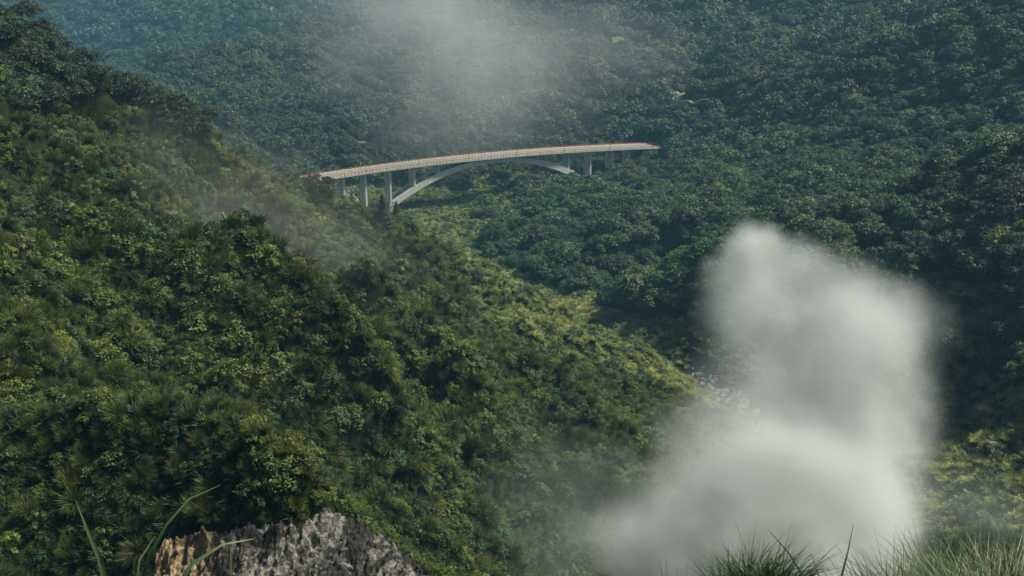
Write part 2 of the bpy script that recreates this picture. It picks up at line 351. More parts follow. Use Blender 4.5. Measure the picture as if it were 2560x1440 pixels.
# scorched sulphur rock: tan and orange at one end, black and grey-white at the other
m, nt, b = new_mat('scorched_rock')
def scaled(nt, vec_scale, scale, detail, rough=0.6, dist=0.0, off=0.0):
    tc = nt.nodes.new('ShaderNodeTexCoord'); mp = nt.nodes.new('ShaderNodeMapping'); mp.inputs['Scale'].default_value = vec_scale; mp.inputs['Location'].default_value = (off, off, off)
    nt.links.new(tc.outputs['Object'], mp.inputs[0]); n = nt.nodes.new('ShaderNodeTexNoise'); n.inputs['Scale'].default_value = scale
    n.inputs['Detail'].default_value = detail; n.inputs['Roughness'].default_value = rough; n.inputs['Distortion'].default_value = dist
    nt.links.new(mp.outputs[0], n.inputs['Vector']); return n.outputs[0]
pale = ramp(nt, scaled(nt, (1,1,1.6), 0.9, 10, 0.68, 0.8), [(0.36,(0.020,0.020,0.020)),(0.47,(0.075,0.072,0.068)),(0.56,(0.16,0.152,0.14)),(0.68,(0.31,0.30,0.27))])
tanc = ramp(nt, scaled(nt, (1,1,1.4), 0.8, 10, 0.65, 0.6, 5), [(0.34,(0.05,0.035,0.02)),(0.46,(0.16,0.11,0.065)),(0.56,(0.30,0.23,0.14)),(0.68,(0.46,0.39,0.28))])
rust = ramp(nt, scaled(nt, (1,1,1), 0.35, 5, 0.6, 0.5, 11), [(0.56,(0,0,0)),(0.70,(0.7,0.7,0.7))])
tanc = mixc(nt, rust, tanc, (0.24,0.12,0.04))
black = ramp(nt, scaled(nt, (1,1,1), 0.22, 6, 0.6, 1.2, 3), [(0.50,(0,0,0)),(0.56,(1,1,1))])
pale = mixc(nt, black, pale, (0.022,0.022,0.023))
tc = nt.nodes.new('ShaderNodeTexCoord'); sx = nt.nodes.new('ShaderNodeSeparateXYZ'); nt.links.new(tc.outputs['Object'], sx.inputs[0])
ad = nt.nodes.new('ShaderNodeMath'); ad.operation = 'MULTIPLY_ADD'; nt.links.new(scaled(nt, (1,1,1), 0.3, 4), ad.inputs[0]); ad.inputs[1].default_value = 12.0; nt.links.new(sx.outputs[0], ad.inputs[2])
sel = nt.nodes.new('ShaderNodeMapRange'); nt.links.new(ad.outputs[0], sel.inputs[0]); sel.inputs[1].default_value = -29; sel.inputs[2].default_value = -23
col = mixc(nt, sel.outputs[0], tanc, pale); nt.links.new(col, b.inputs['Base Color']); b.inputs['Roughness'].default_value = 0.9
bn = nt.nodes.new('ShaderNodeBump'); bn.inputs['Strength'].default_value = 1.0; bn.inputs['Distance'].default_value = 0.35
nt.links.new(scaled(nt, (1,1,1.5), 1.6, 10, 0.7, 0.4), bn.inputs['Height']); nt.links.new(bn.outputs[0], b.inputs['Normal'])
M['scorched'] = m
# ------------------------------------------------------------------ plants
def quads_mesh(name, P, mat, tip=None, link=False, parent=None):
    """P: n x k x 3 polygons (k = 3 or 4)"""
    n, k, _ = P.shape
    o = add_mesh(name, P.reshape(-1, 3), np.arange(n*k).reshape(n, k), [mat], parent, link=link)
    if tip is not None:
        a = o.data.attributes.new('tip', 'FLOAT', 'POINT'); a.data.foreach_set('value', np.asarray(tip, np.float32).ravel())
    return o
def unit(v): return v/np.maximum(np.linalg.norm(v, axis=-1, keepdims=True), 1e-9)

def tuft(name, seed, blades, R, Hh, wid, segs, mat, lean=(0.0, 0.0), head=0.12, link=False, spread=1.0):
    r = np.random.default_rng(seed)
    a = r.uniform(0, 2*pi, blades); br = R*0.28*np.sqrt(r.uniform(0, 1, blades))
    base = np.stack([np.cos(a)*br, np.sin(a)*br, -0.25*np.ones(blades)*Hh*0.4], -1)
    a2 = a + r.normal(0, 0.7, blades)
    out = np.stack([np.cos(a2), np.sin(a2)], -1)*(R*r.uniform(0.25, 1.0, blades)*spread)[:, None] + np.array(lean)*R
    h = Hh*r.uniform(0.65, 1.12, blades); droop = r.uniform(0.15, 0.85, blades)
    t = np.linspace(0, 1, segs+1)[None, :]
    hx = t**1.5
    X = base[:, None, 0] + out[:, None, 0]*hx; Y = base[:, None, 1] + out[:, None, 1]*hx
    Z = base[:, None, 2] + h[:, None]*(1.35*t - droop[:, None]*0.75*t**3)
    C = np.stack([X, Y, Z], -1)
    w = wid*(1-t**2.2)*0.5*(r.uniform(0.7, 1.3, blades))[:, None] + wid*0.04
    ph = r.uniform(0, pi, blades)
    side = np.stack([np.cos(ph), np.sin(ph), 0.3*np.sin(3*ph)], -1)[:, None, :]*w[..., None]
    Lf, Rt = C-side, C+side
    P = np.stack([Lf[:, :-1], Rt[:, :-1], Rt[:, 1:], Lf[:, 1:]], 2).reshape(-1, 4, 3)
    isH = (r.uniform(0, 1, blades) < head)[:, None]
    tv = np.clip((t-0.55)/0.45, 0, 1)*np.where(isH, 0.9, 0.18)
    T = np.stack([tv[:, :-1], tv[:, :-1], tv[:, 1:], tv[:, 1:]], 2).reshape(-1, 4)
    return quads_mesh(name, P, mat, T, link)

def crown_polys(seed, R, Hc, lobes, leaves, ls, flat=0.6, z0=0.0, lobe_r=0.40, up=0.9):
    """leaf-sized faces over many overlapping lobes that make a crown of radius R and height Hc"""
    r = np.random.default_rng(seed)
    k = np.arange(lobes)+0.5
    ph = np.arccos(1-1.15*k/lobes); th = pi*(1+5**0.5)*k + r.normal(0, 0.3, lobes)
    rr = r.uniform(0.55, 0.98, lobes)
    cx = R*np.sin(ph)*np.cos(th)*rr; cyy = R*np.sin(ph)*np.sin(th)*rr; cz = Hc*(0.15+0.72*np.cos(ph)*rr)
    lr = R*lobe_r*r.uniform(0.6, 1.3, lobes)
    li = r.integers(0, lobes, lobes*leaves)
    d = unit(r.normal(0, 1, (len(li), 3)) + np.array([0, 0, up])); 
    rad_ = lr[li]*r.uniform(0.72, 1.12, len(li))
    c = np.stack([cx[li], cyy[li], cz[li]], -1) + d*rad_[:, None]*np.array([1, 1, flat])
    nrm = unit(d*0.8 + r.normal(0, 0.45, d.shape) + np.array([0, 0, 0.45]))
    t1 = unit(np.cross(nrm, r.normal(0, 1, d.shape))); t2 = np.cross(nrm, t1)
    s = (ls*r.uniform(0.6, 1.4, len(li)))[:, None]
    P = np.stack([c-t1*s, c-t2*s*0.55, c+t1*s, c+t2*s*0.55], 1)
    P[..., 2] += z0
    return P
def tube(path, radii, n=6):
    path = np.array(path, float); V = []; F = []
    for i, p in enumerate(path):
        d = unit(path[min(i+1, len(path)-1)]-path[max(i-1, 0)])
        a = unit(np.cross(d, [0.3, 0.9, 0.1] if abs(d[2]) > .8 else [0, 0, 1])); b_ = np.cross(d, a)
        for j in range(n):
            t = 2*pi*j/n; V.append(p+radii[i]*(a*cos(t)+b_*sin(t)))
    for i in range(len(path)-1):
        for j in range(n): F.append((i*n+j, i*n+(j+1) % n, (i+1)*n+(j+1) % n, (i+1)*n+j))
    F.append(tuple(range(n-1, -1, -1))); F.append(tuple((len(path)-1)*n+j for j in range(n)))
    return V, F
class Part:
    """collects shapes that make ONE mesh object"""
    def __init__(s): s.V = []; s.F = []
    def add(s, V, F):
        o = len(s.V); s.V += [tuple(p) for p in V]; s.F += [tuple(i+o for i in f) for f in F]; return s
    def tube(s, path, radii, n=6): return s.add(*tube(path, radii, n))
    def hexa(s, P):  # 8 corners: bottom 0-3, top 4-7
        return s.add(P, [(0,3,2,1),(4,5,6,7),(0,1,5,4),(1,2,6,5),(2,3,7,6),(3,0,4,7)])
    def box(s, c, d, rz=0.0):
        c = np.array(c); h = np.array(d)/2; P = []
        for z in (-1, 1):
            for x, y in ((-1,-1),(1,-1),(1,1),(-1,1)):
                q = np.array([x*h[0], y*h[1], z*h[2]]); P.append(c+np.array([q[0]*cos(rz)-q[1]*sin(rz), q[0]*sin(rz)+q[1]*cos(rz), q[2]]))
        return s.hexa(P)
    def build(s, name, mat, parent=None, smooth=False, link=True): return add_mesh(name, s.V, s.F, [mat], parent, smooth, link)

def trunk_part(seed, H, R, n=5):
    r = np.random.default_rng(seed); p = Part(); tr = 0.035*H+0.06
    top = np.array([r.normal(0, .08)*R, r.normal(0, .08)*R, H*0.62])
    p.tube([(0, 0, -1.5), (0, 0, 0), top*0.5+[0.1*R*r.normal(), 0, 0], top], [tr*1.3, tr, tr*.8, tr*.55], 7)
    for k in range(n):
        a = 2*pi*k/n + r.normal(0, .3); b0 = top*r.uniform(0.5, 0.95); e = np.array([cos(a)*R*.75, sin(a)*R*.75, H*r.uniform(.66, .86)])
        p.tube([b0, (b0+e)/2+[0, 0, .06*H], e], [tr*.45, tr*.3, tr*.12], 5)
    return p

def euler_from(n, yaw):
    """numpy Euler XYZ angles that turn z to n after a turn of yaw about z"""
    n = unit(n); z = n; x = unit(np.stack([np.ones(len(n)), np.zeros(len(n)), -n[:, 0]/np.maximum(n[:, 2], .2)], -1)); y = np.cross(z, x)
    c, s = np.cos(yaw)[:, None], np.sin(yaw)[:, None]
    X = x*c+y*s; Y = -x*s+y*c
    ry = -np.arcsin(np.clip(X[:, 2], -1, 1)); rx = np.arctan2(Y[:, 2], z[:, 2]); rz = np.arctan2(X[:, 1], X[:, 0])
    return np.stack([rx, ry, rz], -1)

def scatter(name, label, pts, rot, scl, pick, variants):
    """one object of stuff: geometry nodes put the plants of 'variants' on its points"""
    order_ = sorted(range(len(variants)), key=lambda i: variants[i].name); rank = np.empty(len(variants), int); rank[order_] = np.arange(len(variants)); pick = rank[np.asarray(pick)]   # the collection hands its members out by name
    me = bpy.data.meshes.new(name); me.vertices.add(len(pts)); me.vertices.foreach_set('co', np.asarray(pts, np.float32).ravel())
    for nm, ty, arr, key in (('rot', 'FLOAT_VECTOR', rot, 'vector'), ('scl', 'FLOAT', scl, 'value'), ('pick', 'INT', pick, 'value')):
        a = me.attributes.new(nm, ty, 'POINT'); a.data.foreach_set(key, np.asarray(arr, np.int32 if ty == 'INT' else np.float32).ravel())
    o = bpy.data.objects.new(name, me); COL.objects.link(o)
    o['kind'] = 'stuff'; o['label'] = label
    c = bpy.data.collections.new(name+'_kinds')
    for v in variants: c.objects.link(v)
    g = bpy.data.node_groups.new(name, 'GeometryNodeTree')
    g.interface.new_socket('Geometry', in_out='INPUT', socket_type='NodeSocketGeometry')
    g.interface.new_socket('Geometry', in_out='OUTPUT', socket_type='NodeSocketGeometry')
    nd = g.nodes; gi = nd.new('NodeGroupInput'); go = nd.new('NodeGroupOutput')
    ip = nd.new('GeometryNodeInstanceOnPoints'); ci = nd.new('GeometryNodeCollectionInfo'); ci.inputs['Collection'].default_value = c
    ci.inputs['Separate Children'].default_value = True; ci.inputs['Reset Children'].default_value = True
    def attr(nm, ty):
        a = nd.new('GeometryNodeInputNamedAttribute'); a.data_type = ty; a.inputs['Name'].default_value = nm; return a.outputs[0]
    l = g.links
    m2p = nd.new('GeometryNodeMeshToPoints'); l.new(gi.outputs[0], m2p.inputs[0])
    l.new(m2p.outputs[0], ip.inputs['Points']); l.new(ci.outputs[0], ip.inputs['Instance']); ip.inputs['Pick Instance'].default_value = True
    l.new(attr('pick', 'INT'), ip.inputs['Instance Index']); l.new(attr('rot', 'FLOAT_VECTOR'), ip.inputs['Rotation']); l.new(attr('scl', 'FLOAT'), ip.inputs['Scale'])
    l.new(ip.outputs[0], go.inputs[0])
    o.modifiers.new('plants', 'NODES').node_group = g
    return o

def normals(x, y, e=1.5):
    hx = (ground(x+e, y)-ground(x-e, y))/(2*e); hy = (ground(x, y+e)-ground(x, y-e))/(2*e)
    return unit(np.stack([-hx, -hy, np.ones(len(x))], -1))
def grid_pts(x0, x1, y0, y1, s, r):
    xs, ys = np.meshgrid(np.arange(x0, x1, s), np.arange(y0, y1, s)); xs = xs.ravel(); ys = ys.ravel()
    xs = xs + r.uniform(-.5, .5, len(xs))*s; ys = ys + r.uniform(-.5, .5, len(ys))*s
    k = (np.abs(xs) < ys*0.58+14); return xs[k], ys[k]

tree_line = ([-400,0,130,230,330,400,470], [300,300,283,278,268,308,345])      # woods above, silver grass below on the left hill
grass_line = ([1200,1500,1620,1760,1900,2200,2300,2400,2560,3000], [640,765,800,805,815,815,850,880,965,1000])  # forest above, grass below on the right
NOPLANT = []   # (x, y, radius) kept clear for roads, rocks and the bridge's feet
def clear_of(x, y):
    k = np.ones(len(x), bool)
    for cx, cyy, rr in NOPLANT: k &= (x-cx)**2+(y-cyy)**2 > rr*rr
    return k
# ------------------------------------------------------------------ arch bridge
def emp(name, loc=(0, 0, 0), label=None, cat=None, group=None, rz=0.0):
    o = bpy.data.objects.new(name, None); COL.objects.link(o); o.location = loc; o.rotation_euler = (0, 0, rz); o.empty_display_size = 0.3
    return tag(o, label, cat, group)
def tag(o, label=None, cat=None, group=None, kind=None):
    if label: o['label'] = label
    if cat: o['category'] = cat
    if group: o['group'] = group
    if kind: o['kind'] = kind
    return o

bm0 = at(1200, 383, 800.0)                      # a point of the deck's centre line
HB = RAD(29.0); BD = np.array([cos(HB), sin(HB)]); BN = np.array([-sin(HB), cos(HB)])   # along, and across towards the far side
HALF = 7.4
def ray_s(u, v, n):
    """s (along) and z where the view through u, v meets the upright plane n metres across"""
    d = at(u, v, 1.0); o = bm0[:2] + BN*n
    # t*d.xy = o + s*BD
    A = np.array([[d[0], -BD[0]], [d[1], -BD[1]]]); t, s = np.linalg.solve(A, o); return s, t*d[2]
prof = [ray_s(u, v, -HALF) for u, v in ((823,445),(913,433),(1030,417),(1158,401),(1293,387),(1411,380),(1525,375),(1590,369))]
ps = np.array([p[0] for p in prof]); pz = np.array([p[1] for p in prof]); pc = np.polyfit(ps, pz, 3)
def deck_z(s): 
    s = np.clip(s, ps[0]-45, ps[-1]+45); return np.polyval(pc, s)
S0, S1 = ps[0]-42, ps[-1]+31
def bp(s, n, dz=0.0, absz=None):
    q = bm0[:2] + BD*s + BN*n; return np.array([q[0], q[1], deck_z(s)+dz if absz is None else absz])
def strip(part, n0, n1, z0, z1, s0=None, s1=None, step=4.0):
    """a bar of rectangular section that follows the deck"""
    s0 = S0 if s0 is None else s0; s1 = S1 if s1 is None else s1
    k = max(1, int(round((s1-s0)/step))); ss = np.linspace(s0, s1, k+1); V = []; F = []
    for s in ss: V += [bp(s, n0, z0), bp(s, n1, z0), bp(s, n1, z1), bp(s, n0, z1)]
    for i in range(k):
        a = i*4; b_ = a+4
        for j in range(4): F.append((a+j, a+(j+1) % 4, b_+(j+1) % 4, b_+j))
    F.append((0, 3, 2, 1)); e = k*4; F.append((e, e+1, e+2, e+3)); return part.add(V, F)

bridge = emp('arch_bridge', bp(0, 0), 'long pale concrete arch bridge with red railings across the green valley', 'bridge')
bridge_inv = Matrix.Translation(-Vector(bp(0, 0)))
def bpart(part, name, mat):
    o = part.build(name, mat); o.data.transform(bridge_inv); o.parent = bridge; return o
bpart(strip(Part(), -HALF, HALF, -1.15, -0.03), 'deck', M['concrete'])
bpart(strip(strip(Part(), -4.6, -3.0, -2.3, -1.15), 3.0, 4.6, -2.3, -1.15), 'girder', M['concrete'])
bpart(strip(Part(), -HALF+0.5, HALF-0.5, -0.03, 0.06), 'road_surface', M['asphalt'])
for n0, n1, mt in ((-0.62, -0.34, 'white'), (-HALF+1.7, -HALF+2.0, 'yellow'), (HALF-2.2, HALF-1.8, 'white'), (2.45, 2.7, 'white')):
    bpart(strip(Part(), n0, n1, 0.06, 0.075), 'lane_marking', M[mt])
for sg in (-1, 1):
    a, b_ = sorted((sg*(HALF-0.32), sg*(HALF+0.02)))
    bpart(strip(Part(), a, b_, -0.03, 0.36), 'parapet', M['white'])
    for zz in ((1.02, 1.16),):
        bpart(strip(Part(), sg*(HALF-0.2)-0.07, sg*(HALF-0.2)+0.07, *zz), 'rail', M['orange' if sg < 0 else 'red'])
    post = None; k = 0
    s = S0+1.0
    while s < S1-1:
        big = (k % 4 == 0); wd = 0.62 if big else 0.36
        n_ = sg*(HALF-0.12)
        if post is None: post = {}
        key = big
        if key not in post:
            p = Part().box((0, 0, 0.5), (wd, 0.5, 1.36 if big else 1.18)).box((0, 0, 1.19 if big else 1.10), (wd+0.14, 0.62, 0.08))
            post[key] = p.build('railing_post', M['red'], link=False).data
        o = bpy.data.objects.new('railing_post', post[key]); COL.objects.link(o); o.parent = bridge
        o.location = Vector(bp(s, n_) - bp(0, 0)); o.rotation_euler = (0, 0, HB)
        s += 2.62; k += 1
# far railing reads as a continuous red band: its lower rail
bpart(strip(Part(), HALF-0.16, HALF-0.04, 0.66, 0.95), 'rail', M['red'])
bpart(strip(Part(), -HALF+0.33, -HALF+0.75, -0.03, 0.2), 'kerb', M['cream'])
# arch: a wide slab with raised edges
ap = [ray_s(u, v, -4.7) for u, v in ((985,507),(1060,460),(1150,418),(1240,401),(1300,398),(1350,405),(1402,421))]
a_s = np.array([p[0] for p in ap]); a_z = np.array([p[1] for p in ap]); ac = np.polyfit(a_s, a_z, 2)
A0, A1 = a_s[0], a_s[-1]+12
ss = np.linspace(A0, A1, 41); az = np.polyval(ac, ss)
az = np.minimum(az, deck_z(ss)-2.9)
sl = np.gradient(az, ss)
def arch_bar(n0, n1, t0, t1):
    V = []; F = []
    for s, z, g in zip(ss, az, sl):
        nn = unit(np.array([-g, 1.0])); th = 1.0 + 0.35*abs(s-(A0+A1)/2)/((A1-A0)/2)
        for n_, t_ in ((n0, t0), (n1, t0), (n1, t1), (n0, t1)):
            V.append(bp(s+nn[0]*t_*th, n_, absz=z+nn[1]*t_*th))
    for i in range(len(ss)-1):
        a = i*4; b2 = a+4
        for j in range(4): F.append((a+j, a+(j+1) % 4, b2+(j+1) % 4, b2+j))
    F.append((0, 3, 2, 1)); e = (len(ss)-1)*4; F.append((e, e+1, e+2, e+3)); return Part().add(V, F)
bpart(arch_bar(-3.9, 3.9, -1.4, 0.35), 'arch_slab', M['mossy'])
for n0, n1 in ((-4.75, -3.902), (3.902, 4.75)): bpart(arch_bar(n0, n1, -2.0, 1.5), 'arch_rib', M['concrete'])
def near_s(u, v=430, n=-4.5): return ray_s(u, v, n)[0]
for u, foot in ((858,'g'),(913,'g'),(975,'g'),(1036,'a'),(1096,'a'),(1365,'a'),(1421,'g'),(1476,'g'),(1530,'g'),(1572,'g'),(800,'g')):
    s = near_s(u); th = 1.15
    top = -2.3 if foot == 'g' else -1.16
    if foot == 'a': base = float(np.interp(s, ss, az))+0.3
    else:
        q = bp(s, 0); base = min(float(ground(q[0], q[1])), deck_z(s)-6)-3
    p = Part(); P = []
    for z in (base, None):
        for ds, n_ in ((-th/2, -4.45), (th/2, -4.45), (th/2, 4.45), (-th/2, 4.45)):
            P.append(bp(s+ds, n_, absz=z) if z is not None else bp(s+ds, n_, -1.16))
    p.hexa(P)
    # pilaster on the near and far edge
    for n_ in (-4.62, 4.62):
        P = []
        for z in (base-0.01, None):
            for ds, dn in ((-th/2-.12, -.16), (th/2+.12, -.16), (th/2+.12, .16), (-th/2-.12, .16)):
                P.append(bp(s+ds, n_+dn, absz=z) if z is not None else bp(s+ds, n_+dn, -1.17))
        p.hexa(P)
    bpart(p, 'pier', M['concrete'])
    if foot == 'g':
        cp = Part().box((0, 0, 0), (2.0, 11.0, 0.9)); o = cp.build('pier_cap', M['concrete']); o.data.transform(Matrix.Rotation(0, 4, 'Z'))
        o.parent = bridge; o.location = Vector(bp(s, 0, -1.75)-bp(0, 0)); o.rotation_euler = (0, 0, HB); o.data.transform(Matrix.Scale(0.98, 4))
for s, z in ((A0-1.5, az[0]-3.6), (A1+3, az[-1]-5)):
    o = Part().box((0, 0, 0), (5, 10.5, 5)).build('springing_block', M['mossy']); o.parent = bridge
    q = bp(s, 0, absz=z); o.location = Vector(q-bp(0, 0)); o.rotation_euler = (0, 0, HB)
for u in (905, 1095, 1290, 1480):           # expansion joints across the road
    s = ray_s(u, 420, 0)[0]; bpart(strip(Part(), -HALF+0.8, HALF-0.6, 0.076, 0.085, s, s+0.35), 'expansion_joint', M['dark_metal'])

# lamp posts
def lamp(side):
    t = emp('street_lamp', (0, 0, 0), 'x', 'street lamp', 'street lamps along the bridge')
    mt = M['dark_metal'] if side < 0 else M['grey_metal']
    Part().tube([(0, 0, 0), (0, 0, 5), (0, 0, 8.4)], [.13, .10, .07], 7).build('pole', mt, t)
    Part().tube([(0, 0, 8.3), (0, .5, 9.0), (0, 1.7, 9.5)], [.06, .055, .05], 6).build('arm', mt, t)
    Part().box((0, 2.0, 9.5), (.34, .95, .16)).box((0, 2.05, 9.4), (.26, .6, .06)).build('lamp_head', M['grey_metal'], t)
    Part().box((0, 0, 0.3), (.42, .42, .7)).build('base', mt, t)
    return t
def copy_tree(o, parent=None, label=None, name=None):
    c = o.copy(); COL.objects.link(c); c.parent = parent
    if label: c['label'] = label
    for ch in [q for q in bpy.data.objects if q.parent == o]: copy_tree(ch, c)
    return c
ordn = ['first', 'second', 'third', 'fourth', 'fifth', 'sixth', 'seventh', 'eighth']
for side, us in ((-1, (917, 1047, 1171.6, 1293, 1411.7, 1525.8)), (1, (771, 901, 1029, 1153, 1274.5, 1391, 1505, 1615))):
    proto = None
    for i, u in enumerate(us):
        lab = ('dark street lamp on the near parapet of the arch bridge, %s from its left end' if side < 0 else 'grey street lamp on the far parapet of the arch bridge, %s from its left end') % ordn[i]
        if proto is None: o = proto = lamp(side); o['label'] = lab
        else: o = copy_tree(proto, None, lab)
        s = ray_s(u, np.interp(u, [770, 1200, 1630], [437, 376, 362]) if side > 0 else np.interp(u, [820, 1200, 1600], [443, 396, 368]), side*HALF)[0]
        o.location = Vector(bp(s, side*(HALF-0.15), 0.6)); o.rotation_euler = (0, 0, HB + (pi if side > 0 else 0))
NOPLANT.extend([(float(bp(s, 0)[0]), float(bp(s, 0)[1]), 9.0) for s in np.arange(S0, S1, 5) if s < -105 or s > 88])
# ------------------------------------------------------------------ roads and clearings on the far slopes (laid before planting)
def drape(name, pts, width, mat, lift=0.35, label=None, n=40, off=0.0, parent=None, plant=True, clearw=None):
    """a band of road that follows the ground between world points"""
    P = np.array([p[:2] for p in pts]); seg = np.r_[0, np.cumsum(np.linalg.norm(np.diff(P, axis=0), axis=1))]
    t = np.linspace(0, seg[-1], n); x = np.interp(t, seg, P[:, 0]); y = np.interp(t, seg, P[:, 1])
    for _ in range(4): x[1:-1] = (x[:-2]+x[1:-1]*2+x[2:])/4; y[1:-1] = (y[:-2]+y[1:-1]*2+y[2:])/4
    dx = np.gradient(x); dy = np.gradient(y); L = np.hypot(dx, dy); nx, ny = -dy/L, dx/L
    z = ground(x, y); 
    for _ in range(6): z[1:-1] = (z[:-2]+z[1:-1]*2+z[2:])/4
    zz = np.maximum(z, np.maximum(ground(x+nx*width/2, y+ny*width/2), ground(x-nx*width/2, y-ny*width/2))) + lift
    V = []; F = []
    for i in range(n):
        for sgn, dz in ((-1, 0), (1, 0), (1, -2.5), (-1, -2.5)):
            o_ = off + sgn*width/2; V.append((x[i]+nx[i]*o_, y[i]+ny[i]*o_, zz[i]+(dz if parent is None else dz*0.002)))
    for i in range(n-1):
        a = i*4; b_ = a+4
        for j in range(4): F.append((a+j, b_+j, b_+(j+1) % 4, a+(j+1) % 4))
    o = add_mesh(name, V, F, [mat], parent)
    if parent is None: o['kind'] = 'structure'; o['label'] = label
    if plant:
        for i in range(0, n, 2): NOPLANT.append((x[i], y[i], clearw or width*0.75))
    return o, np.stack([x, y, zz], -1), np.stack([nx, ny], -1)

roadA, rp, rn = drape('valley_road', [at(690,470,800), at(780,468,812), at(850,482,800), at(880,492,778), at(898,508,752), at(895,530,715), at(880,560,660)], 7.0, M['asphalt'], 0.5, 'narrow road curving down under the left end of the bridge', clearw=8)
drape('red_edge_line', [at(690,470,800), at(780,468,812), at(850,482,800), at(880,492,778), at(898,508,752), at(895,530,715), at(880,560,660)], 0.9, M['orange'], 0.53, off=2.6, parent=roadA, plant=False)
roadB, rb, rbn = drape('hill_road', [at(1775,300,905), at(1712,288,922), at(1694,279,935), at(1692,272,950), at(1700,266,965), at(1712,262,975), at(1760,255,990)], 8.5, M['asphalt'], 0.8, 'grey bend of road with a yellow centre line among the trees', clearw=10)
drape('centre_line', [at(1775,300,905), at(1712,288,922), at(1694,279,935), at(1692,272,950), at(1700,266,965), at(1712,262,975), at(1760,255,990)], 0.9, M['yellow'], 0.86, parent=roadB, plant=False)
roadC, rc, rcn = drape('upper_road', [at(1540,92,1215), at(1560,98,1205), at(1580,104,1200), at(1600,108,1195), at(1625,112,1190)], 9, M['asphalt'], 1.0, 'pale strip of road high on the forested slope', n=14, clearw=13)
roadD, rd, rdn = drape('far_bank_road', [at(905,418,885), at(900,410,900), at(893,404,915), at(885,398,930)], 9, M['asphalt'], 0.6, 'short pale piece of road beyond the left half of the bridge', n=10, clearw=9)

# the scar of bare rock slope at the lower left is kept clear too
scar = [(400,1440),(405,1370),(440,1325),(490,1318),(560,1300),(640,1305),(720,1295),(800,1292),(850,1300),(930,1355),(1000,1405),(1060,1450),(1060,1600),(400,1600)]
def in_poly(u, v, poly):
    c = np.zeros(np.shape(u), bool); n = len(poly)
    for i in range(n):
        (x1, y1), (x2, y2) = poly[i], poly[(i+1) % n]
        k = ((y1 > v) != (y2 > v)) & (u < (x2-x1)*(v-y1)/((y2-y1) if y2 != y1 else 1e-9)+x1); c ^= k
    return c

def onground(u, v, D0, D1=None):
    """ground point seen through pixel u, v: march along the ray"""
    D = np.geomspace(D0, D1 or D0*2.2, 700); d = at(u, v, 1.0)
    g = ground(d[0]*D, D); hit = g > d[2]*D; k = int(np.argmax(hit)) if hit.any() else len(D)//2
    return np.array([d[0]*D[k], D[k], g[k]])
FIELDS = [(484,288,900,18,26),(527,315,850,18,7),(1545,99,1150,12,10),(787,122,1100,11,70)]
for (u_, v_, D0, w_, h_) in FIELDS:
    p = onground(u_, v_, D0, D0*2); NOPLANT.append((p[0], p[1]-4, max(w_, 22)*0.6))

for u_, v_ in ((1745,928),(1770,950),(1790,970),(1812,990),(1832,1005),(1850,1020),(1872,1040),(1890,1060),(1900,1085)):
    p = onground(u_, v_, 300); NOPLANT.append((p[0], p[1], 5.0))
# ------------------------------------------------------------------ kinds of plants
grassA = [tuft('silver_grass_clump', 10+k, 340, 1.55, 2.3, 0.062, 3, M['grass'], lean=(0.30, -0.22) if k % 2 else (0.12, -0.30), head=0.10) for k in range(6)]
grassB = [tuft('silver_grass_clump', 30+k, 230, 1.75, 2.4, 0.115, 3, M['grass'], lean=(0.30, -0.2), head=0.10) for k in range(5)]
shrubG = [quads_mesh('leafy_shrub', crown_polys(80+k, 1.7, 2.2, 10, 44, 0.17, 0.7, 0.1, 0.42), M['grass']) for k in range(3)]
scrub = [tuft('valley_scrub_clump', 50+k, 110, 2.2, 1.7, 0.24, 2, M['valley'], lean=(0.15, -0.1), head=0.15) for k in range(4)]
scrubL = [quads_mesh('leafy_shrub', crown_polys(70+k, 1.9, 1.9, 9, 26, 0.26, 0.7, 0.0, 0.42), M['valley']) for k in range(3)]
def crown_mesh(k, R, Hc, lobes, leaves, ls, flat, z0, mat, nm='tree_crown'): return quads_mesh(nm, crown_polys(k, R, Hc, lobes, leaves, ls, flat, z0), mat)
forN = [crown_mesh(100+k, 3.6, 3.8, 15, 80, 0.30, [0.5, 0.62, 0.75][k % 3], 1.8, M['forest']) for k in range(7)]
forM = [crown_mesh(120+k, 4.8, 5.2, 11, 46, 0.58, [0.5, 0.65, 0.8][k % 3], 2.4, M['forest_far']) for k in range(6)]
forF = [crown_mesh(140+k, 6.5, 6.0, 9, 16, 1.25, 0.7, 2.5, M['forest_far']) for k in range(5)]

r = np.random.default_rng(11)
tanfov = 0.58
def place(xs, ys):
    H, comp, dv = ground(xs, ys, True); P = np.stack([xs, ys, H], -1); u, v, dz = proj(P)
    return H, comp, dv, P, u, v
def keep(m, *a): return [q[m] for q in a]
def rots(xs, ys, up, tilt, r):
    n = normals(xs, ys); k = unit(n*(1-up)+np.array([0, 0, up])); k = unit(k + r.normal(0, tilt, k.shape)*np.array([1, 1, 0]))
    return euler_from(k, r.uniform(-pi, pi, len(xs)))
def rots_dir(xs, ys, up, tilt, r, yaw=0.0, spread=0.5):
    n = normals(xs, ys); k = unit(n*(1-up)+np.array([0, 0, up])); k = unit(k + r.normal(0, tilt, k.shape)*np.array([1, 1, 0]))
    return euler_from(k, yaw + r.normal(0, spread, len(xs)))

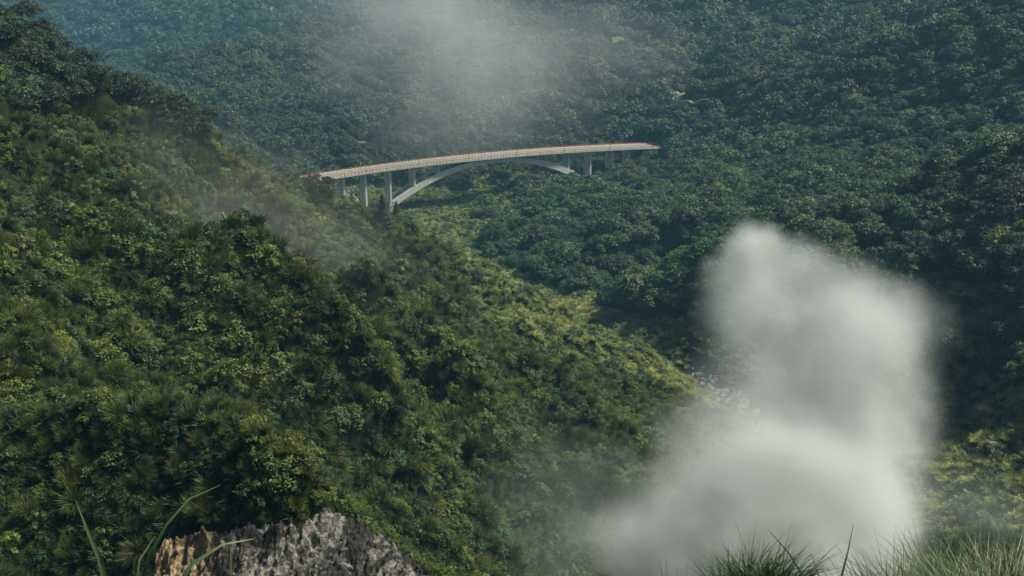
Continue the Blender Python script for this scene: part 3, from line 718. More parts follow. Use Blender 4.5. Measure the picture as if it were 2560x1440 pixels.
# silver grass on the near slopes
def left_zone(comp, u, v): return ((comp == 1) & (v > np.interp(u, *tree_line))) 
def veg_mask_grass(comp, u, v, dv):
    lz = left_zone(comp, u, v); rz = (comp == 2) & (v > np.interp(u, *grass_line)) & (u > 1100)
    return lz, rz
sets = []
for (y0, y1, sp) in ((8, 60, 1.5), (60, 200, 1.5), (200, 480, 1.95)):
    xs, ys = grid_pts(-320, 320, y0, y1, sp, r)
    H, comp, dv, P, u, v = place(xs, ys)
    lz, rz = veg_mask_grass(comp, u, v, dv)
    m = lz | rz | (comp == 5) | (comp == 6) | ((comp == 0) & (ys < 330))
    m &= ~(((comp == 5) | (comp == 6)) & in_poly(u, v, scar)) & clear_of(xs, ys)
    m &= (v < 1900) & (ys > 20)
    lit = (comp == 1) & (xs > np.interp(ys, [300, 340, 420, 470], [75, 35, 5, 30])) 
    sets.append((xs[m], ys[m], H[m], comp[m], u[m], v[m]))
xs, ys, H, comp, u, v = [np.concatenate([s[k] for s in sets]) for k in range(6)]
dist = ys
nearm = dist < 175
sc = np.clip(r.lognormal(-0.02, 0.30, len(xs)), .5, 1.9)*np.where(comp == 5, 0.8, 1.0)*(1+0.25*fbm(xs, ys, 14, 91, 2))*np.where(dist < 175, 0.78, 0.95)
rt = rots_dir(xs, ys, 0.55, 0.16, r, 0.0, 0.7)
# pale scrub by the stream; on the spur crest its colour paints in sunlight
pale = ((comp == 1) & (v < np.interp(u, [1150,1200,1380,1530,1700,1830], [650,810,885,925,985,1050])) & (u > 1150)) | ((comp == 2) & (dist > 240) & (u < 1900)) | ((comp == 2) & (r.uniform(0, 1, len(xs)) < 0.75) & (v < 1330)) | (comp == 0)
a = nearm & ~pale; b_ = ~nearm & ~pale
scatter('silver_grass', 'dense clumps of silver grass on the near slopes', P_ := np.stack([xs, ys, H-0.1], -1)[a], rt[a], sc[a], np.where(r.uniform(0,1,a.sum()) < .42, r.integers(6, 9, a.sum()), r.integers(0, 6, a.sum())), grassA+shrubG)
scatter('silver_grass', 'dense clumps of silver grass over the left hillside', np.stack([xs, ys, H-0.1], -1)[b_], rt[b_], sc[b_], np.where(r.uniform(0,1,b_.sum()) < .48, r.integers(5, 8, b_.sum()), r.integers(0, 5, b_.sum())), grassB+shrubG)
ux, uy = grid_pts(-180, 140, 60, 250, 1.25, r)
uH, uc, ud, uP, uu, uv_ = place(ux, uy)
um = ((uc == 1) | (uc == 5)) & ~((uc == 5) & in_poly(uu, uv_, scar)) & (uv_ > np.interp(uu, *tree_line)) & (uv_ < 1600)
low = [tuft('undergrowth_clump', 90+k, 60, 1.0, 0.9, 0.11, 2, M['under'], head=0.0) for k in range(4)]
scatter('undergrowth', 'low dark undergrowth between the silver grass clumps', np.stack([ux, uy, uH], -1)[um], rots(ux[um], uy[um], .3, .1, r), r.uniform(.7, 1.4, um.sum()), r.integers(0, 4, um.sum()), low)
sx_, sy_, sh_ = xs[pale], ys[pale], H[pale]
xs, ys = grid_pts(-260, 220, 420, 900, 2.3, r)
H, comp, dv, P, u, v = place(xs, ys)
m = ((comp == 0) | ((comp == 3) & (v > 472) & (u > 900) & (u < 1420)) | ((comp == 2) & (v > np.interp(u, *grass_line)) & (u > 1100)) | ((comp==1) & (u > 1150) & (ys > 480))) & clear_of(xs, ys) & (v > 400)
fm = (fbm(xs, ys, 60, 95, 2) > 0.30) & (ys > 640) & ~((v > 472) & (u > 900) & (u < 1420))     # woods stand on parts of the flat by the bridge
xs2, ys2, H2 = xs[m & ~fm], ys[m & ~fm], H[m & ~fm]
X = np.r_[sx_, xs2]; Y = np.r_[sy_, ys2]; Z = np.r_[sh_, H2]
pk = np.where(r.uniform(0, 1, len(X)) < np.clip((Y-350)/350, 0.12, 0.8), r.integers(4, 7, len(X)), r.integers(0, 4, len(X)))
scatter('valley_scrub', 'pale yellow green scrub covering the valley floor', np.stack([X, Y, Z-0.1], -1), rots(X, Y, 0.6, 0.15, r), r.uniform(0.55, 1.15, len(X))*(1+0.3*fbm(X, Y, 12, 97, 2)), np.where(r.uniform(0, 1, len(X)) < np.where(Y > 560, .10, .02), r.integers(7, 9, len(X)), pk), scrub+scrubL+[crown_mesh(180+k, 2.4, 2.6, 12, 50, 0.26, .65, .3, M['forest'], 'bush_crown') for k in range(2)])

# ------------------------------------------------------------------ forests
def forest_mask(xs, ys, comp, u, v, dv):
    f = (comp == 3) | (comp == 4) | (comp == 7)
    f |= (comp == 1) & (v <= np.interp(u, *tree_line))
    f |= (comp == 2) & ~((v > np.interp(u, *grass_line)) & (u > 1100))
    f |= (comp == 0) & (ys > 640) & ((fbm(xs, ys, 60, 95, 2) > 0.30) | (v < 425) | (ys > 850))
    f &= ~(((comp == 0) | (comp == 3)) & (v > 472) & (u > 900) & (u < 1420) & (ys > 560) & (fbm(xs, ys, 30, 96, 2) < .45))
    return f
cand = []
for (y0, y1, sp, tier) in ((60, 480, 3.9, 0), (480, 760, 4.9, 1), (760, 1180, 6.2, 2), (1180, 1800, 7.2, 3), (1800, 3000, 12, 4)):
    xs, ys = grid_pts(-1700, 1700, y0, y1, sp, r)
    H, comp, dv, P, u, v = place(xs, ys)
    m = forest_mask(xs, ys, comp, u, v, dv) & clear_of(xs, ys) & (v > -500)
    if tier == 0: m &= r.uniform(0, 1, len(xs)) < 0.52/np.maximum(normals(xs, ys)[:, 2], .35)
    cand.append((xs[m], ys[m], H[m], comp[m], u[m], v[m], np.full(m.sum(), tier)))
FX, FY, FH, FC, FU, FV, FT = [np.concatenate([c[k] for c in cand]) for k in range(7)]
# the 300 nearest trees in view of the right slope are trees of their own
vis = (FU > 1240) & (FU < 2600) & (FV > 60) & (FC == 2)
order = np.argsort(np.where(vis, FY, 1e9)); own = order[:286]
isown = np.zeros(len(FX), bool); isown[own] = True
isown_L = (FC == 1) & (FU > -40) & (FV > -30) & (FY < 500)
rest = ~isown
dk = (FC == 1) & (FT == 0)
forD = [crown_mesh(160+k, 4.0, 4.0, 16, 84, 0.29, 0.6, 2.0, M['dark_tree']) for k in range(4)]
nD = int(dk.sum())
scatter('hilltop_wood', 'dark wood on top of the left hill', np.stack([FX[dk], FY[dk], FH[dk]+r.uniform(-1.5, 1.0, nD)], -1), rots(FX[dk], FY[dk], .8, .08, r), r.uniform(.6, 1.25, nD), r.integers(0, 6, nD), forD+forN[:2])
for tiers, vars_, lo, hi, lab in (((0, 1), forN, 0.7, 1.5, 'dense green forest on the near slopes'), ((2, 3), forM, 0.7, 1.35, 'dense forest over the slopes behind the bridge'), ((4,), forF, 0.8, 1.35, 'forest on the far blue mountains')):
    m = rest & np.isin(FT, tiers) & ~dk; n = m.sum()
    s = np.clip(r.lognormal(0.08, 0.34, n), lo*.8, hi*1.4)*(1+0.3*fbm(FX[m], FY[m], 40, 99, 2))*np.where(FT[m] == 3, 1.25, 1.0)*np.where((FY[m] > 690) & (FU[m] > 1280) & (FU[m] < 1680) & (FV[m] > 355) & (FV[m] < 470) & (FY[m] < 905), .55, 1.0)
    # crowns stand at different heights
    scatter('forest', lab, np.stack([FX[m], FY[m], FH[m]+r.uniform(-1.2, 2.2, n)*s], -1), rots(FX[m], FY[m], 0.8, 0.08, r), s, r.integers(0, len(vars_), n), vars_)

# trees of their own
KIND = {}
def tree_kind(key, R, Hc, lobes, leaves, ls, flat, mat, th, label_bark='bark', nvar=3):
    for k in range(nvar):
        cr = quads_mesh('crown', crown_polys(hash_(key)+k, R, Hc, lobes, leaves, ls, flat, th), mat)
        tk = trunk_part(hash_(key)+k, th+Hc, R).build('trunk', M[label_bark], link=False)
        KIND.setdefault(key, []).append((cr.data, tk.data))
def hash_(s): return sum(ord(c)*(i+3) for i, c in enumerate(s)) % 900
tree_kind('dark', 4.2, 3.6, 15, 90, 0.29, 0.5, M['dark_tree'], 2.0)
tree_kind('mid', 4.0, 4.0, 15, 88, 0.29, 0.6, M['mid_tree'], 2.0)
tree_kind('bright', 3.6, 3.4, 13, 76, 0.31, 0.6, M['bright_tree'], 1.6)
tree_kind('grey', 3.8, 3.8, 17, 80, 0.26, 0.6, M['grey_tree'], 2.0, 'pale_bark')
tree_kind('yellow', 3.0, 3.0, 16, 46, 0.26, 0.6, M['yellow_tree'], 1.4, nvar=2)
tree_kind('rust', 3.2, 3.2, 18, 46, 0.26, 0.7, M['rust_tree'], 1.4, nvar=1)
def tree(name, key, loc, s, label, cat='tree', group=None, yaw=0.0, tilt=(0, 0), sz=1.0, k=0):
    t = emp(name, loc, label, cat, group); t.rotation_euler = (tilt[0], tilt[1], yaw); t.scale = (s, s, s*sz)
    cm, tm = KIND[key][k % len(KIND[key])]
    for nm, me in (('crown', cm), ('trunk', tm)):
        o = bpy.data.objects.new(nm, me); COL.objects.link(o); o.parent = t
    return t
KN = {'dark': 'dark green', 'mid': 'mid green', 'bright': 'bright green', 'grey': 'grey green', 'yellow': 'yellow green'}
WORD = {'dark': 'dark', 'mid': 'green', 'bright': 'bright', 'grey': 'grey', 'yellow': 'yellowish'}
def zone_words(u, v):
    if u > 2330: return 'near the right edge, ' + ('above the grass' if v > 640 else 'high up' if v < 330 else 'half way up')
    if v > 620 and u > 1950: return 'just right of the steam plume'
    if v > 560 and u > 1650: return 'behind the upper edge of the steam plume'
    if u > 1980: return 'on the slope above the steam shoulder' if v > 400 else 'on the upper right slope above the steam'
    if u > 1650: return 'on the right slope over the tip of the steam' if v > 400 else 'on the ridge right of the bridge'
    return 'on the dark nose of forest above the lit valley scrub'
rr = np.random.default_rng(5)
keys = rr.choice(['dark', 'mid', 'bright', 'grey', 'yellow'], size=len(own), p=[0.30, 0.34, 0.17, 0.12, 0.07])
for i, q in enumerate(own):
    key = keys[i]; s = rr.uniform(0.8, 1.65); szw = 'small' if s < 1.05 else 'large' if s > 1.38 else ''
    tall = rr.uniform(0.78, 1.2); tw = 'squat' if tall < .9 else 'tall' if tall > 1.07 else ''
    dd = np.hypot(FX[own]-FX[q], FY[own]-FY[q]); dd[i] = 1e9; nb_ = WORD[keys[int(dd.argmin())]]
    lab = ' '.join((szw+' '+tw+' '+KN[key]+' tree '+zone_words(FU[q], FV[q])+', beside a '+nb_+' tree').split())
    lab = lab.replace('on the dark nose of forest above the lit valley scrub', 'on the wooded spur above the lit valley').replace('on the right slope over the tip of the steam', 'on the slope over the steam tip').replace('on the upper right slope above the steam', 'high on the slope above the steam').replace('behind the upper edge of the steam plume', 'behind the upper steam edge')
    tree('forest_tree', key, (FX[q], FY[q], FH[q]-0.3), s, lab, 'tree', KN[key]+' trees of the right slope',
         rr.uniform(0, 2*pi), (rr.normal(0, .06), rr.normal(0, .06)), tall, int(rr.integers(0, 3)))
tcount = [(115,590,120,'dark',1.25,'large dark round tree standing alone in the grass of the left hill'),
 (805,492,200,'dark',1.35,'dark dense tree standing in front of the left end of the bridge'),
 (690,415,250,'mid',1.0,'green bush on the grassy crest left of the bridge'),
 (1482,812,300,'dark',0.55,'small round dark bush on the sunlit valley scrub'),
 (1525,822,300,'dark',0.36,'very small dark bush just right of the round dark bush in the valley'),
 (1655,915,300,'dark',0.55,'dark bush on the lit crest above the steam'),
 (985,940,120,'dark',0.65,'dark bush in the middle of the left grass slope'),
 (2018,610,280,'rust',1.0,'rust brown tree above the right shoulder of the steam plume'),
 (2300,725,240,'bright',1.0,'bright yellow green round tree right of the steam plume'),
 (1637,345,600,'grey',2.1,'large pale grey green tree just above the right end of the bridge'),
 (2440,300,300,'bright',1.8,'large soft green round tree high on the right slope'),
 (2310,250,300,'mid',1.6,'tall green tree near the upper right of the slope')]
for (u_, v_, D0, key, s, lab) in tcount:
    p = onground(u_, v_, D0); tree('dense_tree' if s > 0.7 else 'bush', key, (p[0], p[1], p[2]-0.4), s, lab, 'tree' if s > .7 else 'bush', yaw=rr.uniform(0, 6))
# pointed conifers by the foot of the bridge
def conifer_mesh(seed, Hh, R):
    r_ = np.random.default_rng(seed); n = 900; z = Hh*r_.uniform(0.05, 1, n)**0.9; a = r_.uniform(0, 2*pi, n); rad_ = R*(1-z/Hh)*r_.uniform(0.35, 1.05, n)*(1+0.25*np.sin(z*4))
    c = np.stack([np.cos(a)*rad_, np.sin(a)*rad_, z-0.15*rad_], -1); t1 = unit(np.stack([np.cos(a), np.sin(a), -0.3*np.ones(n)], -1)); t2 = unit(np.cross(t1, [0, 0, 1])+r_.normal(0, .3, (n, 3)))
    s = r_.uniform(0.3, 0.6, n)[:, None]; P = np.stack([c-t1*s, c-t2*s*.5, c+t1*s, c+t2*s*.5], 1); return quads_mesh('crown', P, M['mid_tree'])
KIND['conifer'] = [(conifer_mesh(400+k, 8, 2.8).data, Part().tube([(0, 0, -1), (0, 0, 4), (0, 0, 7.6)], [.2, .14, .03], 6).build('trunk', M['bark'], link=False).data) for k in range(2)]
for i, (u_, v_, s, lab) in enumerate(((958,556,1.35,'dark pointed conifer in front of the left foot of the arch'),(992,556,1.1,'smaller conifer just right of the taller one below the arch foot'),(880,500,0.9,'dark bush like conifer beside the bend of the valley road'))):
    p = onground(u_, v_, 330, 800); tree('conifer', 'conifer', (p[0], p[1], p[2]-0.4), s, lab, 'tree', k=i)
# wood on top of the left hill: every tree of it
top = np.where((FC == 1) & (FU > -60) & (FU < 480) & (FV > -60) & (FY < 420))[0]
# tree fern with a rosette of pale fronds
def fern():
    p = onground(1962, 562, 300); t = emp('tree_fern', p, 'pale green tree fern with a star of fronds above the tip of the steam', 'tree fern')
    Part().tube([(0, 0, -.5), (.1, 0, 2.5), (.1, 0, 4.6)], [.2, .15, .12], 7).build('trunk', M['bark'], t)
    for k in range(11):
        a = 2*pi*k/11; L_ = 2.7; V = []; F = []
        for i in range(9):
            q = i/8; x = L_*q; z = 4.6 + 0.9*q - 1.5*q*q; w_ = 0.42*(1-q)**.6*(0.3+q)*1.3
            V += [(.1+cos(a)*x-sin(a)*w_, sin(a)*x+cos(a)*w_, z-.12), (.1+cos(a)*x, sin(a)*x, z), (.1+cos(a)*x+sin(a)*w_, sin(a)*x-cos(a)*w_, z-.12)]
        for i in range(8):
            b3 = i*3; F += [(b3, b3+1, b3+4, b3+3), (b3+1, b3+2, b3+5, b3+4)]
        add_mesh('frond', V, F, [M['yellow_tree']], t)
fern()
# ------------------------------------------------------------------ bare scorched rock slope at the lower left
gu = np.linspace(375, 1075, 300); gv = np.linspace(1268, 1560, 150)
xr = np.linspace(-42, -2, 430); yr = np.linspace(84, 112, 300)
QX, QY = np.meshgrid(xr, yr, indexing='ij'); QH = ground(QX, QY)
rk = ridged(QX+fbm(QX, QY, 4, 201, 2)*3, QY*.7, 7.5, 203, 6); fine = fbm(QX, QY, 1.1, 207, 5, 0.65)
QZ = QH + 0.6 + rk*1.5 + fine*0.5 - 0.3
QU, QV, _ = proj(np.stack([QX, QY, QH], -1))
ins = in_poly(QU, QV, [(385,1520),(392,1395),(430,1362),(490,1345),(560,1352),(640,1342),(720,1332),(800,1302),(862,1306),(935,1345),(1010,1398),(1075,1450),(1090,1560)])
idq = np.arange(QX.size).reshape(QX.shape); cell = ins[:-1, :-1] & ins[1:, 1:]
FQ2 = np.stack([idq[:-1, :-1], idq[1:, :-1], idq[1:, 1:], idq[:-1, 1:]], -1)[cell]
usd = np.unique(FQ2); mp_ = np.full(QX.size, -1); mp_[usd] = np.arange(len(usd))
rock = add_mesh('rock_slope', np.stack([QX, QY, QZ], -1).reshape(-1, 3)[usd], mp_[FQ2], [M['scorched']], smooth=True)
tag(rock, 'bare scorched rock slope, tan and orange on one side and black and grey on the other', kind='structure')

# boulders
def ico(sub=2):
    import bmesh
    b = bmesh.new(); bmesh.ops.create_icosphere(b, subdivisions=sub, radius=1); V = np.array([v.co[:] for v in b.verts]); F = [[v.index for v in f.verts] for f in b.faces]; b.free(); return V, F
IV, IF = ico(3)
def boulder(seed, sz, mat, name, loc, label, cat='rock', group=None):
    r_ = np.random.default_rng(seed); V = IV.copy()
    for k in range(9):       # flat broken faces
        d = unit(r_.normal(0, 1, 3)); c = r_.uniform(0.45, 0.8); h = V @ d; V = V - np.maximum(h-c, 0)[:, None]*d
    V = V*(1+0.12*fbm(V[:, 0]*2+seed, V[:, 1]*2+V[:, 2], 1, seed, 3))[:, None]*np.array(sz)
    o = add_mesh(name, V, IF, [mat]); o.location = loc; o.rotation_euler = (r_.normal(0, .15), r_.normal(0, .15), r_.uniform(0, 6))
    tag(o, label, cat, group); return o
rb_ = np.random.default_rng(77)
bl = [(1862,1016,3.6,1.6,'largest pale flat boulder in the stream bed beside the steam'),(1800,985,3.0,1.5,'broad pale slab of rock at the upper end of the stream bed'),(1822,1000,1.6,.8,'middle sized grey boulder between the two largest slabs of the stream'),
 (1890,1033,2.4,.9,'long flat pale rock at the edge of the steam in the stream bed')]
for i, (u_, v_, a_, b2, lab) in enumerate(bl):
    p = onground(u_, v_, 300); boulder(500+i, (a_, a_*.7, b2), M['rock'], 'boulder', (p[0], p[1], p[2]+b2*.55), lab)
for i in range(190):
    t_ = rb_.uniform(0, 1); u_ = np.interp(t_, [0, .4, 1], [1752, 1800, 1905])+rb_.normal(0, 24); v_ = np.interp(t_, [0, .4, 1], [935, 985, 1085])+rb_.normal(0, 12)
    p = onground(u_, v_, 300); s = rb_.uniform(.4, 1.5); boulder(520+i, (s, s*.8, s*.55), M['rock' if rb_.random() < .7 else 'dark_rock'], 'stream_stone', (p[0], p[1], p[2]+s*.3), 'small stone in the stream bed beside the steam', 'rock', 'small stones of the stream bed')
for i, (u_, v_, a_, b2, mt, lab) in enumerate(((2465,1055,4.2,3.2,'dark_rock','large dark brown boulder in the grass slope at the right edge'),(2405,1140,1.8,1.1,'rock','pale rock lowest on the grass slope below the large dark boulder'),(2480,1118,2.2,1.2,'rock','pale flat rock in the grass just under the large dark boulder'),(2230,1032,1.6,1.0,'rock','pale rock at the right edge of the steam'),
   (1208,640,3.0,1.6,'rock','pale grey rock in the narrow stream bed under the right slope'),(1190,655,2.2,1.2,'dark_rock','brown rock beside the pale rock in the narrow stream bed'),(1214,665,2.0,1.0,'rock','lower pale rock of the narrow stream bed'))):
    p = onground(u_, v_, 180 if v_ > 900 else 480, 900); boulder(600+i, (a_, a_*.8, b2), M[mt], 'boulder', (p[0], p[1], p[2]+b2*.6), lab)

# pale things on the far slopes: a scar of rock, little houses, bright terraces
def far_patch(name, u_, v_, D0, w_, h_, mat, label, cat=None, kind=None):
    p = onground(u_, v_, D0, D0*2.5); n_ = 10; gx_, gy_ = np.meshgrid(np.linspace(-w_/2, w_/2, n_), np.linspace(-h_/2, h_/2, n_), indexing='ij')
    rr_ = np.random.default_rng(int(u_)); X_ = p[0]+gx_+rr_.normal(0, w_*.03, gx_.shape); Y_ = p[1]+gy_+rr_.normal(0, h_*.03, gx_.shape); Z_ = ground(X_, Y_)+1.0
    ii = np.arange(n_*n_).reshape(n_, n_); o = add_mesh(name, np.stack([X_, Y_, Z_], -1).reshape(-1, 3), np.stack([ii[:-1, :-1], ii[1:, :-1], ii[1:, 1:], ii[:-1, 1:]], -1).reshape(-1, 4), [mat]); tag(o, label, cat, kind=kind); return o
for k_, (u_, v_, D0, w_, h_) in enumerate(FIELDS[:3]):
    far_patch('field', u_, v_, D0, w_, h_, M['mown'], ['bright green field among the trees behind the left hill crest','small bright green field below the other one behind the crest','green verge at the end of the high pale road'][k_], kind='structure')
far_patch('rock_scar', 787, 122, 1100, 9, 60, M['rock'], 'narrow pale rock scar on the forested slope', kind='structure')
def house(u_, v_, D0, w_, label):
    p = onground(u_, v_, D0, D0*2); t = emp('small_house', (p[0], p[1], p[2]+5.5), label, 'house', rz=0.3)
    Part().box((0, 0, 0), (w_, w_*.7, 5)).build('wall', M['grey_metal'], t)
    rf = Part(); h = w_*.5; rf.add([(-h*1.08, -h*.8, 2.5), (h*1.08, -h*.8, 2.5), (h*1.08, h*.8, 2.5), (-h*1.08, h*.8, 2.5), (-h*1.08, 0, 4.4), (h*1.08, 0, 4.4)], [(0, 1, 5, 4), (2, 3, 4, 5), (1, 2, 5), (3, 0, 4), (0, 3, 2, 1)]).build('roof', M['roofing'], t)
    for k in (-1, 1):
        o = Part().box((k*w_*.25, -w_*.35-.04, 0.2), (1.4, .1, 1.3)).build('window', M['dark_metal'], t)
house(367, 165, 1000, 7, 'tiny white house far off on the wooded ridge beside the left crest')
house(525, 150, 1000, 7, 'tiny white house far off in the forest, right of the other one')
house(484, 317, 800, 3.5, 'small white hut beside the bright green fields')

# white guard rail along the bend of the valley road
gr = emp('road_guard_rail', tuple(rp[20]), 'curved white guard rail along the bend of the valley road under the bridge', 'guard rail')
side_ = rp[:, :2] - rn*3.9 if True else None
def rail_along(P3, name, mat, parent, z0, z1, th):
    V = []; F = []; o_ = np.array(parent.location)
    for i in range(len(P3)):
        d = unit(P3[min(i+1, len(P3)-1), :2]-P3[max(i-1, 0), :2]); n_ = np.array([-d[1], d[0]])
        for s_, z_ in ((-1, z0), (1, z0), (1, z1), (-1, z1)): V.append((P3[i, 0]+n_[0]*s_*th-o_[0], P3[i, 1]+n_[1]*s_*th-o_[1], P3[i, 2]+z_-o_[2]))
    for i in range(len(P3)-1):
        for j in range(4): F.append((i*4+j, i*4+(j+1) % 4, i*4+4+(j+1) % 4, i*4+4+j))
    return add_mesh(name, V, F, [mat], parent)
sidep = np.concatenate([rp[:, :2] + rn*3.7, rp[:, 2:]], 1)[12:36]
rail_along(sidep, 'rail_band', M['white'], gr, 0.3, 1.3, .12)
pm = None
for i in range(0, len(sidep), 2):
    if pm is None: pm = Part().box((0, 0, .6), (.3, .3, 1.5)).build('post', M['white'], link=False).data
    o = bpy.data.objects.new('post', pm); COL.objects.link(o); o.parent = gr; o.location = Vector(sidep[i]) - gr.location
for nm, P3, lab in (('road_guard_rail', np.concatenate([rb[:, :2]+rbn*4.1, rb[:, 2:]], 1), 'low white guard rail round the bend of the hill road'), ('road_guard_rail', np.concatenate([rc[:, :2]+rcn*4.6, rc[:, 2:]], 1), 'white guard rail along the high pale road')):
    g2 = emp(nm, tuple(P3[0]), lab, 'guard rail'); rail_along(P3, 'rail_band', M['white'], g2, 0.1, 0.8, .08)

# ------------------------------------------------------------------ grasses right in front of the camera
def blade_mesh(name, ctrl, wmax, mat, parent, facing=0.0, tipw=0.12, twist=0.6):
    """ctrl: world points root to tip; a folded leaf blade along them"""
    P = np.array(ctrl, float); o_ = np.array(parent.location)
    n = 26; seg = np.r_[0, np.cumsum(np.linalg.norm(np.diff(P, axis=0), axis=1))]; t = np.linspace(0, 1, n)
    # smooth curve by repeated corner cutting
    Q = P
    for _ in range(4):
        Q = np.concatenate([[Q[0]], np.stack([Q[:-1]*.75+Q[1:]*.25, Q[:-1]*.25+Q[1:]*.75], 1).reshape(-1, 3), [Q[-1]]])
    sg = np.r_[0, np.cumsum(np.linalg.norm(np.diff(Q, axis=0), axis=1))]; s = t*sg[-1]
    C = np.stack([np.interp(s, sg, Q[:, k]) for k in range(3)], -1)
    V = []; F = []; tips = []
    for i in range(n):
        d = unit(C[min(i+1, n-1)]-C[max(i-1, 0)]); a = facing+twist*(t[i]-.5); view = unit(C[i])
        sd_ = unit(np.cross(d, view)); up_ = np.cross(sd_, d); sdir = sd_*cos(a)+up_*sin(a); fold = np.cross(sdir, d)
        ww = wmax*.9*min(1, .55+t[i]*1.4)*(1-t[i]**3.2)**.9 + .0006
        V += [C[i]-sdir*ww-o_, C[i]+fold*ww*.35-o_, C[i]+sdir*ww-o_]; tips += [max(0, (t[i]-.8)/.2)*.9]*3
    for i in range(n-1):
        b3 = i*3; F += [(b3, b3+1, b3+4, b3+3), (b3+1, b3+2, b3+5, b3+4)]
    o = add_mesh(name, V, F, [mat], parent, smooth=True); a_ = o.data.attributes.new('tip', 'FLOAT', 'POINT'); a_.data.foreach_set('value', np.array(tips, np.float32)); return o
def clump(label, root, blades, name='grass_clump'):
    g = ground(np.array([root[0]]), np.array([root[1]]))[0]; t = emp(name, (root[0], root[1], g), label, 'grass clump')
    rr_ = np.random.default_rng(int(abs(root[0])*100)+3)
    for (pix, D, wd, fac) in blades:
        pts = [np.array([root[0]+rr_.normal(0, .03), root[1]+rr_.normal(0, .03), g-.05])]
        f = at(pix[0][0], pix[0][1], D); pts.append(pts[0]*.5+f*.5+np.array([0, 0, .12])); pts += [at(u_, v_, D*(1+.012*k)) for k, (u_, v_) in enumerate(pix)]
        blade_mesh('blade', pts, wd, M['blade'], t, fac)
    return t
clump('nearest clump of long green grass blades at the lower left corner', (-1.02, 2.35), [
 ([(285,1560),(262,1425),(225,1340),(198,1275),(188,1248)], 2.6, .030, .1),
 ([(335,1580),(352,1440),(395,1345),(440,1275),(490,1232),(552,1212)], 2.7, .021, .5),
 ([(338,1560),(343,1440),(352,1375),(365,1350),(384,1346)], 2.5, .019, .2),
 ([(362,1560),(378,1440),(410,1360),(448,1288)], 2.8, .017, .9)])
clump('three arching grass blades with a broken one, in front of the bare rock', (-.78, 2.35), [
 ([(400,1560),(447,1442),(500,1390),(560,1358),(600,1348),(636,1347)], 2.5, .021, .2),
 ([(582,1560),(580,1440),(577,1395),(576,1352)], 2.6, .016, .1),
 ([(560,1480),(590,1440),(620,1418),(655,1409)], 2.5, .014, .3)])
clump('tall thin grass blades in front of the foot of the steam', (.72, 2.5), [
 ([(2060,1560),(2012,1442),(1975,1385),(1945,1350),(1922,1326)], 2.8, .014, .2),
 ([(2062,1560),(2050,1440),(2040,1395),(2030,1384),(2012,1388),(2006,1402)], 2.7, .013, .6),
 ([(2085,1560),(2101,1442),(2118,1385),(2132,1338),(2134,1308)], 2.8, .013, .1)])
# bushes of finer grass a little further down the bank
def near_tuft(u_, v_, D, s, seed, label, blades=330):
    p = at(u_, v_, D); g = float(ground(p[0], p[1])); t = emp('grass_tuft', (p[0], p[1], g), label, 'grass tuft')
    o = tuft('blades', seed, blades, 1.25*s, 1.5*s, .020, 7, M['near_grass'], lean=(.2, -.1), head=.15, link=True); o.parent = t; t['top'] = 0
    del t['top']; return t
# ------------------------------------------------------------------ near tufts on the bank below the camera
tl = [(1885,1392,12.2,.62,'middle fine grass tuft at the bottom edge in front of the steam'),(1835,1408,12.6,.55,'left one of the fine grass tufts in front of the steam'),(1950,1400,12.0,.60,'right one of the fine grass tufts in front of the steam'),(1705,1436,12.5,.42,'lowest small grass tuft left of the tufts before the steam')]
def tuft_to(u_, v_, D, s, seed, label):
    """a tuft whose top is seen at u, v and whose root is on the bank"""
    p = at(u_, v_, D); g = float(ground(p[0], p[1])); h = max(p[2]-g, .5)
    t = emp('grass_tuft', (p[0], p[1], g), label, 'grass tuft'); nb = 420
    o = tuft('blades', seed, nb, .95*s*1.5, h*.85, .014, 8, M['near_grass'], lean=(.15, -.05), head=.2, link=True); o.parent = t; return t
for i, (u_, v_, D, s, lab) in enumerate(tl): tuft_to(u_, v_, D, s, 700+i, lab)
rows = [(2240,1455),(2300,1432),(2365,1416),(2430,1402),(2490,1394),(2550,1388),(2610,1382),(2330,1470),(2420,1455),(2510,1445),(2590,1435),(2270,1490)]
for i, (u_, v_) in enumerate(rows):
    lab = '%s grass tuft of the bank at the lower right corner' % (['outermost low','next low','third','fourth','fifth','sixth','last, cut off'][i]+' upper' if i < 7 else ['first','second','third','fourth','lowest'][i-7]+' nearer')
    tuft_to(u_, v_+42, (11.4 if i < 7 else 9.4), 1.0, 720+i, lab)

